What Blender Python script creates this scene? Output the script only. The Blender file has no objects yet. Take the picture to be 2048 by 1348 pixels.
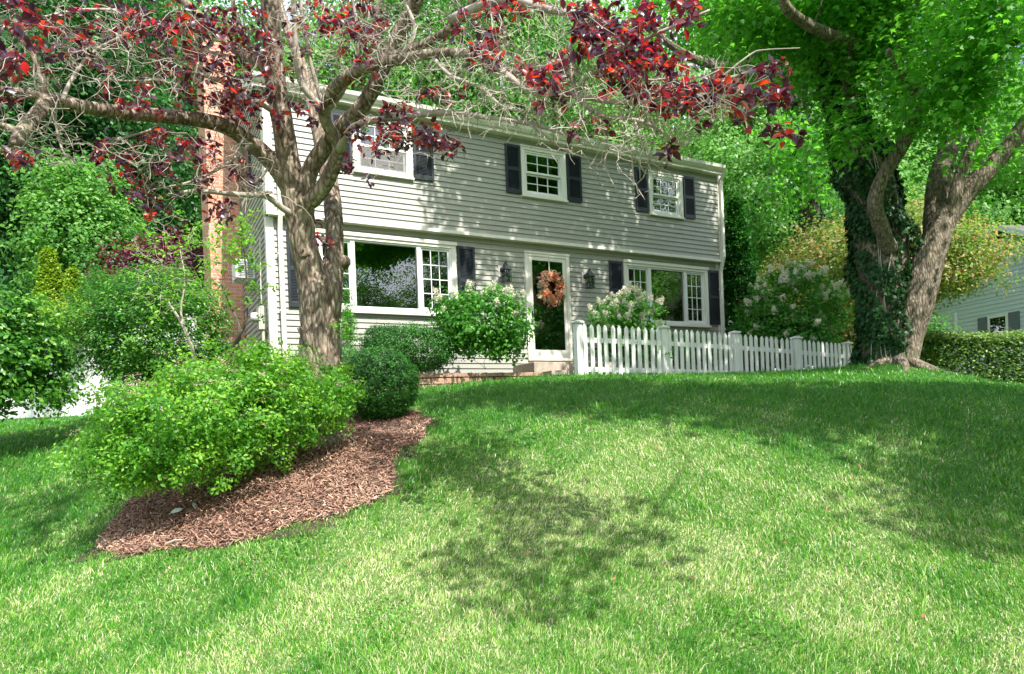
import bpy, math, random
import numpy as np
from mathutils import Vector, Matrix, noise as mnoise
# ------------------------------------------------------------------ camera, world, sun, exposure
SC = bpy.context.scene
COL = SC.collection
R_ = math.radians
ROLL = R_(2.256); FPX = 1365.0; CX = 1024.0; HY = 843.0
cam_d = bpy.data.cameras.new('camera'); cam = bpy.data.objects.new('camera', cam_d); COL.objects.link(cam)
cam_d.sensor_width = 36; cam_d.lens = FPX/2048*36; cam_d.clip_end = 500
cam_d.shift_x = 0.0; cam_d.shift_y = (HY-674)/2048*1.0
cam.matrix_world = Matrix.Rotation(R_(90), 4, 'X') @ Matrix.Rotation(-ROLL, 4, 'Z')
SC.camera = cam
SUN_AZ = (0.554, -0.833)      # horizontal direction towards the sun
SUN_EL = 52.0
W = bpy.data.worlds.new('World'); SC.world = W; W.use_nodes = True
nt = W.node_tree; bg = nt.nodes['Background']
sky = nt.nodes.new('ShaderNodeTexSky'); sky.sky_type = 'NISHITA'; sky.sun_disc = False
sky.sun_elevation = R_(SUN_EL); sky.sun_rotation = math.atan2(SUN_AZ[0], SUN_AZ[1])
sky.air_density = 1.0; sky.dust_density = 2.0
tcw = nt.nodes.new('ShaderNodeTexCoord'); cn = nt.nodes.new('ShaderNodeTexNoise'); cn.inputs['Scale'].default_value = 2.6; cn.inputs['Detail'].default_value = 8; cn.inputs['Roughness'].default_value = .6
cr = nt.nodes.new('ShaderNodeValToRGB'); cr.color_ramp.elements[0].position = .40; cr.color_ramp.elements[1].position = .62
cm = nt.nodes.new('ShaderNodeMix'); cm.data_type = 'RGBA'; cm.inputs[7].default_value = (6.0, 6.2, 6.6, 1)
nt.links.new(tcw.outputs['Generated'], cn.inputs['Vector']); nt.links.new(cn.outputs[0], cr.inputs[0]); nt.links.new(cr.outputs[0], cm.inputs[0])
nt.links.new(sky.outputs[0], cm.inputs[6]); nt.links.new(cm.outputs[2], bg.inputs[0]); bg.inputs[1].default_value = 0.15
sd = bpy.data.lights.new('sun', 'SUN'); sd.energy = 4.4; sd.angle = R_(0.5); sd.color = (1, .955, .88)
so = bpy.data.objects.new('sun', sd); COL.objects.link(so)
sv = Vector((SUN_AZ[0]*math.cos(R_(SUN_EL)), SUN_AZ[1]*math.cos(R_(SUN_EL)), math.sin(R_(SUN_EL))))
so.rotation_euler = sv.to_track_quat('Z', 'Y').to_euler(); so.location = sv*60
SC.view_settings.view_transform = 'Standard'; SC.view_settings.look = 'None'
SC.view_settings.exposure = 1.08; SC.view_settings.gamma = 1
SC.cycles.max_bounces = 7; SC.cycles.diffuse_bounces = 3; SC.cycles.transparent_max_bounces = 12
SC.cycles.transmission_bounces = 4; SC.cycles.caustics_reflective = False; SC.cycles.caustics_refractive = False
rng = np.random.default_rng(11); random.seed(5)

def ray(px, py):
    u = px-CX; v = HY-py; c = math.cos(ROLL); s = math.sin(ROLL)
    return np.array([(u*c+v*s)/FPX, 1.0, (-u*s+v*c)/FPX])
def at(px, py, Y): return ray(px, py)*Y

# ------------------------------------------------------------------ materials
def new_mat(name):
    m = bpy.data.materials.new(name); m.use_nodes = True
    n = m.node_tree; return m, n, n.nodes['Principled BSDF'], n.nodes['Material Output']
def ramp(n, fac, cols, interp='LINEAR'):
    r = n.nodes.new('ShaderNodeValToRGB'); r.color_ramp.interpolation = interp
    el = r.color_ramp.elements
    while len(el) > 1: el.remove(el[-1])
    el[0].position = cols[0][0]; el[0].color = (*cols[0][1], 1)
    for p, c in cols[1:]:
        e = el.new(p); e.color = (*c, 1)
    n.links.new(fac, r.inputs[0]); return r.outputs[0]
def tex(n, kind, scale, stretch=None, **kw):
    tc = n.nodes.new('ShaderNodeTexCoord'); mp = n.nodes.new('ShaderNodeMapping')
    n.links.new(tc.outputs['Object'], mp.inputs[0])
    if stretch: mp.inputs['Scale'].default_value = stretch
    t = n.nodes.new('ShaderNodeTex'+kind); t.inputs['Scale'].default_value = scale
    n.links.new(mp.outputs[0], t.inputs['Vector'])
    for k, v in kw.items(): t.inputs[k].default_value = v
    return t
def bump(n, h, dist, strength=1.0):
    b = n.nodes.new('ShaderNodeBump'); b.inputs['Distance'].default_value = dist; b.inputs['Strength'].default_value = strength
    n.links.new(h, b.inputs['Height']); return b.outputs[0]
def mottled(name, c1, c2, scale=6, rough=.6, stretch=None, bmp=0.0, detail=6, fine=None):
    m, n, p, o = new_mat(name)
    t = tex(n, 'Noise', scale, stretch, Detail=detail, Roughness=.65)
    n.links.new(ramp(n, t.outputs[0], [(.3, c1), (.7, c2)]), p.inputs['Base Color'])
    p.inputs['Roughness'].default_value = rough
    if bmp:
        t2 = tex(n, 'Noise', fine or scale*6, stretch, Detail=5)
        n.links.new(bump(n, t2.outputs[0], bmp), p.inputs['Normal'])
    return m
def leaf_mat(name, cols, trans, tfac=.35, rough=.45, spec=.4):
    m, n, p, o = new_mat(name)
    a = n.nodes.new('ShaderNodeAttribute'); a.attribute_name = 'var'
    n.links.new(ramp(n, a.outputs['Fac'], cols), p.inputs['Base Color'])
    p.inputs['Roughness'].default_value = rough; p.inputs['Specular IOR Level'].default_value = spec
    tr = n.nodes.new('ShaderNodeBsdfTranslucent')
    n.links.new(ramp(n, a.outputs['Fac'], trans), tr.inputs[0])
    mx = n.nodes.new('ShaderNodeMixShader'); mx.inputs[0].default_value = tfac
    n.links.new(p.outputs[0], mx.inputs[1]); n.links.new(tr.outputs[0], mx.inputs[2]); n.links.new(mx.outputs[0], o.inputs[0])
    return m
def green(name, dark, mid, light, tr=None, tfac=.4, **kw):
    tr = tr or tuple(min(1, c*2.0) for c in mid)
    return leaf_mat(name, [(0, dark), (.5, mid), (1, light)], [(0, tuple(c*.75 for c in tr)), (1, tr)], tfac, **kw)
M = {}
M['siding'] = mottled('grey painted clapboard', (.315, .32, .28), (.365, .365, .32), 1.3, .5, (1, 1, 6), .0008)
M['trim'] = mottled('off white trim paint', (.70, .68, .60), (.76, .74, .67), 3, .45)
M['white'] = mottled('white vinyl', (.66, .68, .65), (.82, .83, .82), 4, .45, (1, 1, .4), .0006)
M['shutter'] = mottled('dark navy shutter paint', (.012, .017, .024), (.02, .027, .036), 5, .42)
M['concrete'] = mottled('concrete', (.30, .25, .20), (.46, .40, .33), 9, .9, None, .004)
M['roof'] = mottled('asphalt shingle', (.07, .07, .07), (.14, .13, .12), 18, .95, None, .006)
M['black'] = mottled('black iron', (.01, .012, .016), (.025, .03, .035), 10, .4)
M['metal'] = mottled('beige meter metal', (.50, .50, .42), (.58, .57, .48), 5, .4)
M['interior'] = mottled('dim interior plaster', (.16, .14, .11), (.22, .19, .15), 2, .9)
M['sofa'] = mottled('pale upholstery', (.45, .42, .36), (.55, .5, .45), 8, .9)
M['soil'] = mottled('dark soil', (.035, .022, .015), (.09, .06, .04), 14, 1, None, .02)
M['neigh'] = mottled('blue grey vinyl siding', (.50, .57, .63), (.57, .63, .68), 2, .5)
M['slate'] = mottled('slate blue shutter', (.10, .12, .15), (.13, .15, .18), 5, .5)
def screen_mat():
    m, n, p, o = new_mat('insect screen')
    t = tex(n, 'Noise', 30, (1, 1, 4), Detail=4); n.links.new(ramp(n, t.outputs[0], [(.3, (.13, .125, .12)), (.7, (.30, .29, .28))]), p.inputs['Base Color'])
    p.inputs['Roughness'].default_value = .7; tr = n.nodes.new('ShaderNodeBsdfTransparent'); mx = n.nodes.new('ShaderNodeMixShader'); mx.inputs[0].default_value = .55
    n.links.new(tr.outputs[0], mx.inputs[1]); n.links.new(p.outputs[0], mx.inputs[2]); n.links.new(mx.outputs[0], o.inputs[0]); return m
M['screen'] = screen_mat()
def glass_mat():
    m, n, p, o = new_mat('window glass')
    g = n.nodes.new('ShaderNodeBsdfGlossy'); g.inputs['Roughness'].default_value = .012
    t = tex(n, 'Noise', 1.6, None, Detail=1); n.links.new(bump(n, t.outputs[0], .0008), g.inputs['Normal'])
    tr = n.nodes.new('ShaderNodeBsdfTransparent'); tr.inputs[0].default_value = (.8, .84, .82, 1)
    fr = n.nodes.new('ShaderNodeFresnel'); fr.inputs[0].default_value = 3.0
    mx = n.nodes.new('ShaderNodeMixShader'); n.links.new(fr.outputs[0], mx.inputs[0])
    n.links.new(tr.outputs[0], mx.inputs[1]); n.links.new(g.outputs[0], mx.inputs[2]); n.links.new(mx.outputs[0], o.inputs[0]); return m
M['glass'] = glass_mat()
def brick_mat():
    m, n, p, o = new_mat('red brick'); tc = n.nodes.new('ShaderNodeTexCoord')
    sp = n.nodes.new('ShaderNodeSeparateXYZ'); cb = n.nodes.new('ShaderNodeCombineXYZ'); ad = n.nodes.new('ShaderNodeMath')
    n.links.new(tc.outputs['Object'], sp.inputs[0]); n.links.new(sp.outputs[0], ad.inputs[0]); n.links.new(sp.outputs[1], ad.inputs[1])
    n.links.new(ad.outputs[0], cb.inputs[0]); n.links.new(sp.outputs[2], cb.inputs[1])
    b = n.nodes.new('ShaderNodeTexBrick'); n.links.new(cb.outputs[0], b.inputs[0])
    b.inputs['Scale'].default_value = 1; b.inputs['Brick Width'].default_value = .205; b.inputs['Row Height'].default_value = .072
    b.inputs['Mortar Size'].default_value = .006; b.inputs['Mortar Smooth'].default_value = .15
    b.inputs['Color1'].default_value = (.52, .20, .12, 1); b.inputs['Color2'].default_value = (.66, .32, .21, 1); b.inputs['Mortar'].default_value = (.60, .54, .47, 1)
    n.links.new(b.outputs[0], p.inputs['Base Color']); p.inputs['Roughness'].default_value = .9
    inv = n.nodes.new('ShaderNodeMath'); inv.operation = 'SUBTRACT'; inv.inputs[0].default_value = 1; n.links.new(b.outputs['Fac'], inv.inputs[1])
    n.links.new(bump(n, inv.outputs[0], .006), p.inputs['Normal']); return m
M['brick'] = brick_mat()
def bark_mat(name, c1, c2, c3, sc=9, dist=.03, st=(1, 1, .28)):
    m, n, p, o = new_mat(name)
    v = tex(n, 'Voronoi', sc*1.6, st); v.feature = 'DISTANCE_TO_EDGE'
    t = tex(n, 'Noise', sc, st, Detail=8, Roughness=.7, Distortion=.6)
    t2 = tex(n, 'Noise', 2.2, None, Detail=3)
    ml = n.nodes.new('ShaderNodeMath'); ml.operation = 'MULTIPLY_ADD'; n.links.new(v.outputs['Distance'], ml.inputs[0]); ml.inputs[1].default_value = .9; n.links.new(t.outputs[0], ml.inputs[2])
    c = ramp(n, ml.outputs[0], [(.38, c1), (.58, c2), (.85, c3)])
    mix = n.nodes.new('ShaderNodeMix'); mix.data_type = 'RGBA'
    n.links.new(ramp(n, t2.outputs[0], [(.58, (0, 0, 0)), (.72, (.4, .4, .4))]), mix.inputs[0])
    n.links.new(c, mix.inputs[6]); mix.inputs[7].default_value = (c3[0]*.95, c3[1]*1.12, c3[2]*.9, 1)
    n.links.new(mix.outputs[2], p.inputs['Base Color']); p.inputs['Roughness'].default_value = .92
    n.links.new(bump(n, ml.outputs[0], dist), p.inputs['Normal']); return m
M['bark_plum'] = bark_mat('furrowed plum bark', (.04, .028, .02), (.20, .15, .11), (.44, .37, .29), 13, .035)
M['bark_maple'] = bark_mat('maple bark', (.035, .026, .018), (.14, .11, .08), (.30, .25, .19), 14, .035)
M['twig'] = mottled('grey plum twig', (.27, .23, .19), (.46, .41, .36), 7, .85)
M['bark_far'] = mottled('distant bark', (.08, .065, .05), (.18, .15, .12), 5, .95)
M['twig_dark'] = mottled('dark shrub stem', (.07, .06, .045), (.18, .15, .12), 9, .9)
M['twig_pale'] = mottled('pale shrub stem', (.32, .28, .22), (.46, .42, .35), 9, .9)
M['plum'] = leaf_mat('purple plum leaf', [(0, (.03, .018, .045)), (.5, (.08, .04, .08)), (.8, (.18, .05, .07)), (1, (.42, .04, .02))],
                     [(0, (.06, .008, .03)), (.45, (.22, .01, .03)), (.72, (.75, .02, .03)), (1, (1.0, .08, .02))], .45, rough=.34, spec=.75)
M['maple'] = green('maple leaf', (.022, .12, .012), (.06, .24, .022), (.18, .44, .05), (.25, .78, .05), .5)
M['ivy'] = green('ivy leaf', (.008, .04, .010), (.018, .075, .016), (.05, .14, .03), tfac=.15, rough=.45, spec=.22)
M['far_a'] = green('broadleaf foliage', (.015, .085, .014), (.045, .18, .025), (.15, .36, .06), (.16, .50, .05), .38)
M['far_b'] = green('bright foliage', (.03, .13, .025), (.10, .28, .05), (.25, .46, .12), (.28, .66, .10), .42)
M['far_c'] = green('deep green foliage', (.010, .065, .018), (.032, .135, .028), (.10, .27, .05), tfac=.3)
M['spirea'] = green('spirea leaf', (.03, .14, .015), (.10, .31, .03), (.27, .50, .05), (.32, .72, .05), .40)
M['boxwood'] = green('boxwood leaf', (.014, .075, .012), (.038, .16, .022), (.11, .30, .05), tfac=.28, rough=.38, spec=.35)
M['hyd'] = green('hydrangea leaf', (.022, .11, .012), (.06, .23, .022), (.15, .40, .04), tfac=.4)
M['vib'] = green('viburnum leaf', (.02, .10, .012), (.055, .20, .022), (.20, .42, .05), tfac=.35, rough=.35, spec=.4)
M['arb'] = green('arborvitae spray', (.03, .10, .01), (.08, .20, .02), (.18, .34, .03), tfac=.25)
M['arbdark'] = green('dark arborvitae spray', (.008, .07, .008), (.02, .13, .012), (.06, .24, .02), tfac=.2)
M['arbgold'] = green('golden arborvitae spray', (.08, .17, .012), (.20, .34, .02), (.38, .50, .04), tfac=.3)
M['hedge'] = green('yew hedge needle', (.03, .09, .012), (.10, .20, .03), (.28, .40, .07), tfac=.25)
M['jmaple'] = leaf_mat('red tinged maple leaf', [(0, (.05, .13, .02)), (.5, (.16, .27, .05)), (.8, (.34, .33, .12)), (1, (.52, .30, .20))],
                       [(0, (.2, .45, .04)), (.6, (.4, .55, .08)), (1, (.8, .4, .15))], .4)
M['purple'] = leaf_mat('dark purple foliage', [(0, (.03, .012, .03)), (.6, (.09, .03, .06)), (1, (.28, .10, .14))], [(0, (.15, .02, .05)), (1, (.5, .05, .08))], .3)
M['panicle'] = leaf_mat('cream hydrangea floret', [(0, (.68, .70, .48)), (.6, (.84, .82, .70)), (1, (.84, .74, .66))], [(0, (.7, .7, .5)), (1, (.8, .7, .6))], .3)
M['spflower'] = leaf_mat('faded pink spirea flower', [(0, (.45, .36, .22)), (.65, (.62, .46, .34)), (1, (.72, .34, .55))], [(0, (.4, .3, .2)), (1, (.6, .3, .4))], .2)
M['wr_flower'] = leaf_mat('peach silk flower', [(0, (.78, .20, .05)), (.5, (.85, .38, .22)), (1, (.9, .62, .48))], [(0, (.8, .3, .1)), (1, (.9, .5, .35))], .25)
M['wr_leaf'] = green('grey green silk leaf', (.10, .14, .09), (.22, .28, .18), (.42, .42, .26), tfac=.1)
M['mulch'] = leaf_mat('shredded wood mulch', [(0, (.10, .055, .042)), (.4, (.29, .165, .12)), (.75, (.47, .30, .22)), (1, (.62, .48, .36))], [(0, (.1, .05, .03)), (1, (.2, .1, .08))], .02, rough=.9, spec=.1)
M['grass'] = leaf_mat('lawn grass blade', [(0, (.018, .11, .012)), (.3, (.055, .235, .016)), (.55, (.18, .41, .035)), (.72, (.44, .56, .16)), (1, (.76, .70, .50))],
                      [(0, (.05, .32, .012)), (.5, (.27, .62, .03)), (1, (.75, .68, .42))], .36, rough=.36, spec=.5)
M['block'] = mottled('tan retaining block', (.30, .17, .12), (.52, .34, .26), 5, .95, None, .01)
M['fallen'] = mottled('fallen brown leaf', (.20, .05, .04), (.34, .12, .08), 8, .7)
M['plastic'] = mottled('torn pale plastic', (.6, .62, .66), (.8, .8, .82), 6, .4)
def ground_mat():
    m, n, p, o = new_mat('lawn ground')
    t = tex(n, 'Noise', 26, None, Detail=8, Roughness=.75); t2 = tex(n, 'Noise', .55, None, Detail=4)
    c = ramp(n, t.outputs[0], [(.3, (.03, .07, .015)), (.5, (.08, .17, .03)), (.7, (.30, .28, .13))])
    n.links.new(c, p.inputs['Base Color']); p.inputs['Roughness'].default_value = 1
    n.links.new(bump(n, t.outputs[0], .03), p.inputs['Normal']); return m
M['ground'] = ground_mat()
M['drive'] = mottled('asphalt drive', (.22, .21, .20), (.32, .31, .30), 30, .95, None, .004)

# ------------------------------------------------------------------ object helpers
def tag(o, label=None, cat=None, group=None, kind=None):
    if label: o['label'] = label
    if cat: o['category'] = cat
    if group: o['group'] = group
    if kind: o['kind'] = kind
    return o
def thing(name, label, cat, loc=(0, 0, 0), rz=0, group=None):
    o = bpy.data.objects.new(name, None); COL.objects.link(o); o.empty_display_size = .2
    o.location = loc; o.rotation_euler = (0, 0, rz); tag(o, label, cat, group); return o
def link(name, me, mat, parent=None):
    o = bpy.data.objects.new(name, me); COL.objects.link(o)
    if mat is not None and not me.materials: me.materials.append(mat)
    if parent: o.parent = parent
    return o
class MB:
    def __init__(s): s.v = []; s.f = []
    def add(s, vs, fs):
        b = len(s.v); s.v += [tuple(map(float, v)) for v in vs]; s.f += [tuple(i+b for i in f) for f in fs]; return s
    def box(s, x0, x1, y0, y1, z0, z1):
        if x0 > x1: x0, x1 = x1, x0
        if y0 > y1: y0, y1 = y1, y0
        if z0 > z1: z0, z1 = z1, z0
        return s.add([(x0, y0, z0), (x1, y0, z0), (x1, y1, z0), (x0, y1, z0), (x0, y0, z1), (x1, y0, z1), (x1, y1, z1), (x0, y1, z1)],
                     [(0, 3, 2, 1), (4, 5, 6, 7), (0, 1, 5, 4), (1, 2, 6, 5), (2, 3, 7, 6), (3, 0, 4, 7)])
    def prism(s, poly, axis, a0, a1):
        # poly in the two other axes; extruded along axis
        def P(u, w, a): return {'x': (a, u, w), 'y': (u, a, w), 'z': (u, w, a)}[axis]
        k = len(poly)
        return s.add([P(u, w, a0) for u, w in poly]+[P(u, w, a1) for u, w in poly],
                     [tuple(range(k))[::-1], tuple(range(k, 2*k))]+[(i, (i+1) % k, k+(i+1) % k, k+i) for i in range(k)])
    def tube(s, pts, rad, k=8, cap=True, rough=0, seed=0):
        pts = [Vector(p) for p in pts]; n = len(pts)
        if not hasattr(rad, '__len__'): rad = [rad]*n
        T = (pts[1]-pts[0]).normalized(); U = T.orthogonal().normalized(); vs = []
        for i in range(n):
            t = (pts[min(i+1, n-1)]-pts[max(i-1, 0)])
            t = t.normalized() if t.length > 1e-9 else T
            U = (U-t*U.dot(t)); U = U.normalized() if U.length > 1e-6 else t.orthogonal().normalized(); V = t.cross(U)
            for j in range(k):
                a = 2*math.pi*j/k; r = rad[i]
                if rough: 
                    q = Vector((math.cos(a)*3.1+seed, math.sin(a)*3.1, i*.10)); r *= 1+rough*(mnoise.noise(q*1.0)*1.3+mnoise.noise(q*2.7)*.6)
                vs.append(pts[i]+(U*math.cos(a)+V*math.sin(a))*r)
        fs = [(i*k+j, i*k+(j+1) % k, (i+1)*k+(j+1) % k, (i+1)*k+j) for i in range(n-1) for j in range(k)]
        if cap: fs += [tuple(range(k))[::-1], tuple(range((n-1)*k, n*k))]
        return s.add(vs, fs)
    def bark(s, path, k=44, step=.028, amp=.085, seed=0, fr=5.2):
        p = np.array(path); L = np.concatenate([[0], np.cumsum(np.linalg.norm(np.diff(p[:, :3], axis=0), axis=1))]); m = max(8, int(L[-1]/step)); u = np.linspace(0, L[-1], m)
        q = np.stack([np.interp(u, L, p[:, i]) for i in range(4)], 1); b = len(s.v); s.tube(q[:, :3], q[:, 3], k)
        for i in range(m):
            c = q[i, :3]; R0 = q[i, 3]
            for j in range(k):
                a = 2*math.pi*j/k; f1 = max(1.6, fr*min(1, R0/.17)); w = mnoise.noise(Vector((math.cos(a)*1.3+seed, math.sin(a)*1.3, u[i]*1.7)))*.9
                n1 = mnoise.noise(Vector((math.cos(a+w*.25)*f1+seed, math.sin(a+w*.25)*f1, u[i]*3.2))); n2 = mnoise.noise(Vector((math.cos(a)*f1*2.2, math.sin(a)*f1*2.2+seed, u[i]*9)))
                d = 1+amp*((1-abs(n1)*2.6)*.75+n2*.5)+w*(.10 if k > 30 else .045); v = s.v[b+i*k+j]; s.v[b+i*k+j] = tuple(c[x]+(v[x]-c[x])*d for x in range(3))
        return s
    def build(s, name, mat, parent=None, off=None, smooth=False, bevel=0):
        me = bpy.data.meshes.new(name); v = s.v
        if off is not None: v = [(a-off[0], b-off[1], c-off[2]) for a, b, c in v]
        me.from_pydata(v, [], s.f); me.update()
        if smooth: me.polygons.foreach_set('use_smooth', [True]*len(me.polygons))
        o = link(name, me, mat, parent)
        if bevel:
            b = o.modifiers.new('bevel', 'BEVEL'); b.width = bevel; b.segments = 2; b.limit_method = 'ANGLE'; b.angle_limit = R_(40)
        return o
# leaf templates: (vertices along/width/normal), faces
T_RH = (np.array([[0, 0, 0], [.45, .32, .05], [1, 0, -.05], [.45, -.32, .05]]), [(0, 1, 2, 3)])
T_LEAF = (np.array([[0, 0, 0], [.35, .27, .07], [.35, 0, 0], [.35, -.27, .07], [.7, .2, .03], [.72, 0, -.04], [.7, -.2, .03], [1, 0, -.15]]),
          [(0, 2, 1), (0, 3, 2), (1, 2, 5, 4), (2, 3, 6, 5), (4, 5, 7), (5, 6, 7)])
T_STAR = (np.array([[0, 0, 0], [.08, .42, -.06], [.38, .22, .03], [.62, .52, -.08], [.6, .18, .02], [1, 0, -.12], [.6, -.18, .02], [.62, -.52, -.08], [.38, -.22, .03], [.08, -.42, -.06], [.3, 0, .02]]),
          [(10, 0, 1, 2), (10, 2, 3, 4), (10, 4, 5, 6), (10, 6, 7, 8), (10, 8, 9, 0)])
T_PET = (np.array([[0, 0, 0], [.5, .5, .1], [1, 0, .15], [.5, -.5, .1]]), [(0, 1, 2, 3)])
def leaf_arrays(P, size, N, tpl, r=rng, updir=None):
    n = len(P); tv, tf = tpl
    N = N/np.maximum(np.linalg.norm(N, axis=1, keepdims=True), 1e-6)
    u = r.normal(size=(n, 3)) if updir is None else updir+r.normal(size=(n, 3))*.35
    u -= N*(u*N).sum(1, keepdims=True); u /= np.maximum(np.linalg.norm(u, axis=1, keepdims=True), 1e-6)
    w = np.cross(N, u); size = np.broadcast_to(size, (n,))[:, None, None]
    t = tv[None]
    V = P[:, None]+size*(t[..., 0:1]*u[:, None]+t[..., 1:2]*w[:, None]+t[..., 2:3]*N[:, None])
    return V, tf
def leaf_mesh(name, P, size, N, tpl, var, r=rng, updir=None):
    V, tf = leaf_arrays(P, size, N, tpl, r, updir); return soup(name, V, tf, var)
def soup(name, V, tf, var):
    n, k = V.shape[:2]
    loops = np.concatenate([np.array(f) for f in tf]); lens = np.array([len(f) for f in tf])
    L = (loops[None]+(np.arange(n)*k)[:, None]).ravel().astype(np.int32)
    tot = np.tile(lens, n); st = np.concatenate([[0], np.cumsum(tot)[:-1]]).astype(np.int32)
    me = bpy.data.meshes.new(name); me.vertices.add(n*k); me.vertices.foreach_set('co', V.reshape(-1).astype(np.float32))
    me.loops.add(len(L)); me.loops.foreach_set('vertex_index', L)
    me.polygons.add(len(tot)); me.polygons.foreach_set('loop_start', st); me.polygons.foreach_set('loop_total', tot.astype(np.int32))
    a = me.attributes.new('var', 'FLOAT', 'POINT'); a.data.foreach_set('value', np.repeat(var, k).astype(np.float32) if np.ndim(var) == 1 else var.reshape(-1).astype(np.float32))
    me.update(calc_edges=True); return me
def grow(nodes, targets, step=.25, wig=.12, rtip=.004, k=4, rmax=.05, droop=0.0, mb=None, r=rng, taper=.012, add=True):
    """connect every target to the nearest point of the branch skeleton with a wandering twig"""
    mb = mb or MB(); P = np.array([n[:3] for n in nodes]); Rr = np.array([n[3] for n in nodes]); tips = []
    T = np.array(targets)
    d0 = np.array([((P-t)**2).sum(1).min() for t in T])
    for t in T[np.argsort(d0)]:
        d2 = ((P-t)**2).sum(1); i = int(np.argmin(d2+np.where(Rr < .006, .02, 0))); L = math.sqrt(d2[i]); ns = max(3, int(L/step)+1)
        a = P[i]; dirv = t-a; per = np.cross(dirv, r.normal(size=3)); per /= (np.linalg.norm(per)+1e-6)
        s = np.linspace(0, 1, ns+1)[:, None]
        pe2 = np.cross(dirv, per); pe2 /= (np.linalg.norm(pe2)+1e-6)
        path = a+dirv*s+per*np.sin(s*math.pi)*L*r.uniform(-.25, .25)+pe2*np.sin(s*2*math.pi+0)*L*r.uniform(-.10, .10)+per*np.sin(s*3*math.pi)*L*r.uniform(-.05, .05)
        path[1:-1] += r.normal(size=(ns-1, 3))*min(wig*.35, L*.035)
        path[:, 2] -= droop*L*np.sin(s[:, 0]*math.pi)
        r0 = min(Rr[i]*.75, rtip+taper*L, rmax); rad = r0+(rtip-r0)*s[:, 0]
        mb.tube(path, rad, k, cap=False); tips.append((path[-1], path[-1]-path[-2]))
        if add: P = np.vstack([P, path[1:]]); Rr = np.concatenate([Rr, rad[1:]])
    return mb, tips
def dense(pts, n):
    """Catmull-Rom through (x,y,z,r) rows"""
    p = np.array(pts, float); p = np.vstack([2*p[0]-p[1], p, 2*p[-1]-p[-2]]); out = []
    for i in range(1, len(p)-2):
        for t in np.linspace(0, 1, n, endpoint=False):
            a, b, c, d = p[i-1], p[i], p[i+1], p[i+2]
            out.append(.5*((2*b)+(c-a)*t+(2*a-5*b+4*c-d)*t*t+(3*b-a-3*c+d)*t**3))
    out.append(p[-2]); return np.array(out)
def clumps(ells, n, r=rng, shell=.55):
    out = []
    w = np.array([e[3]*e[4]*e[5] for e in ells]); w = w/w.sum()
    for i in r.choice(len(ells), n, p=w):
        cx, cy, cz, rx, ry, rz = ells[i]; d = r.normal(size=3); d /= np.linalg.norm(d); q = r.uniform(shell, 1)
        out.append((cx+d[0]*rx*q, cy+d[1]*ry*q, cz+d[2]*rz*q))
    return np.array(out)
def foliage(cl, per, cr, flat=.6, r=rng, center=None, up=.7, out=.5, jit=.7):
    """leaf positions and normals in clumps"""
    n = len(cl)*per; c = np.repeat(cl, per, 0); o = r.normal(size=(n, 3))*np.array([1, 1, flat])
    o /= np.maximum(1, np.linalg.norm(o, axis=1, keepdims=True)/1.6)
    s = np.repeat(r.uniform(.6, 1.3, len(cl)), per)[:, None]*cr
    P = c+o*s; cen = center if center is not None else cl.mean(0)
    od = P-cen; od /= np.maximum(np.linalg.norm(od, axis=1, keepdims=True), .01)
    N = od*out+np.array([0, 0, up])+o*.35+r.normal(size=(n, 3))*jit
    return P, N
def cvar(cl, per, r=rng, a=.25, b=.75, j=.22):
    return np.clip(np.repeat(r.uniform(a, b, len(cl)), per)+r.normal(size=len(cl)*per)*j, 0, 1)

# ------------------------------------------------------------------ terrain
CP = np.array([(0,0,-1.62),(-6,0,-1.85),(6,0,-1.55),(0,-8,-1.75),(-14,-6,-1.9),(14,-8,-1.5),
 (-3.5,4,-1.55),(0,4,-1.42),(3,4,-1.38),(6,4,-1.3),(-2,7.3,-.17),(0,7.3,-.30),(3,7.3,-.33),(6,7.3,-.32),(-3.7,6,-.98),(-5.2,8,-.62),
 (-9,14,.46),(-8,11,.1),(-4.6,10,.12),(-1.7,8.6,.04),(0,9.5,.30),(3,9.5,.34),(6,9.5,.28),(-1.5,11.3,.60),(.6,12.1,.74),(1.1,11.1,.69),
 (4.26,12.8,.66),(7.1,14.4,.58),(6.95,12.2,.67),(5.5,11.3,.56),(8.0,11.0,.24),(10,13,.12),(12,17,.42),(15,20,.6),(22,20,.3),(14,8,-.6),(10,6,-.85),(-7,5,-1.35),(-12,8,-.6),
 (-4,16,.8),(2,20,.95),(8,21,.75),(0,40,1.6),(-25,40,1.6),(32,45,1.2),(-12,20,.9),(-22,14,.5),(-30,-5,-1.6),(34,0,-.9),(0,-40,-1.8),
 (90,90,2),(-90,90,2),(90,-90,-2),(-90,-90,-2),(0,120,3),(120,0,0),(-120,0,0),(0,-120,-2)], float)
def _phi(d2): return .5*d2*np.log(np.maximum(d2, 1e-9))
_n = len(CP); _d2 = ((CP[:, None, :2]-CP[None, :, :2])**2).sum(2); _A = np.zeros((_n+3, _n+3))
_A[:_n, :_n] = _phi(_d2)+np.eye(_n)*.4; _A[:_n, _n] = 1; _A[:_n, _n+1:] = CP[:, :2]; _A[_n, :_n] = 1; _A[_n+1:, :_n] = CP[:, :2].T
_w = np.linalg.solve(_A, np.concatenate([CP[:, 2], [0, 0, 0]]))
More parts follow.
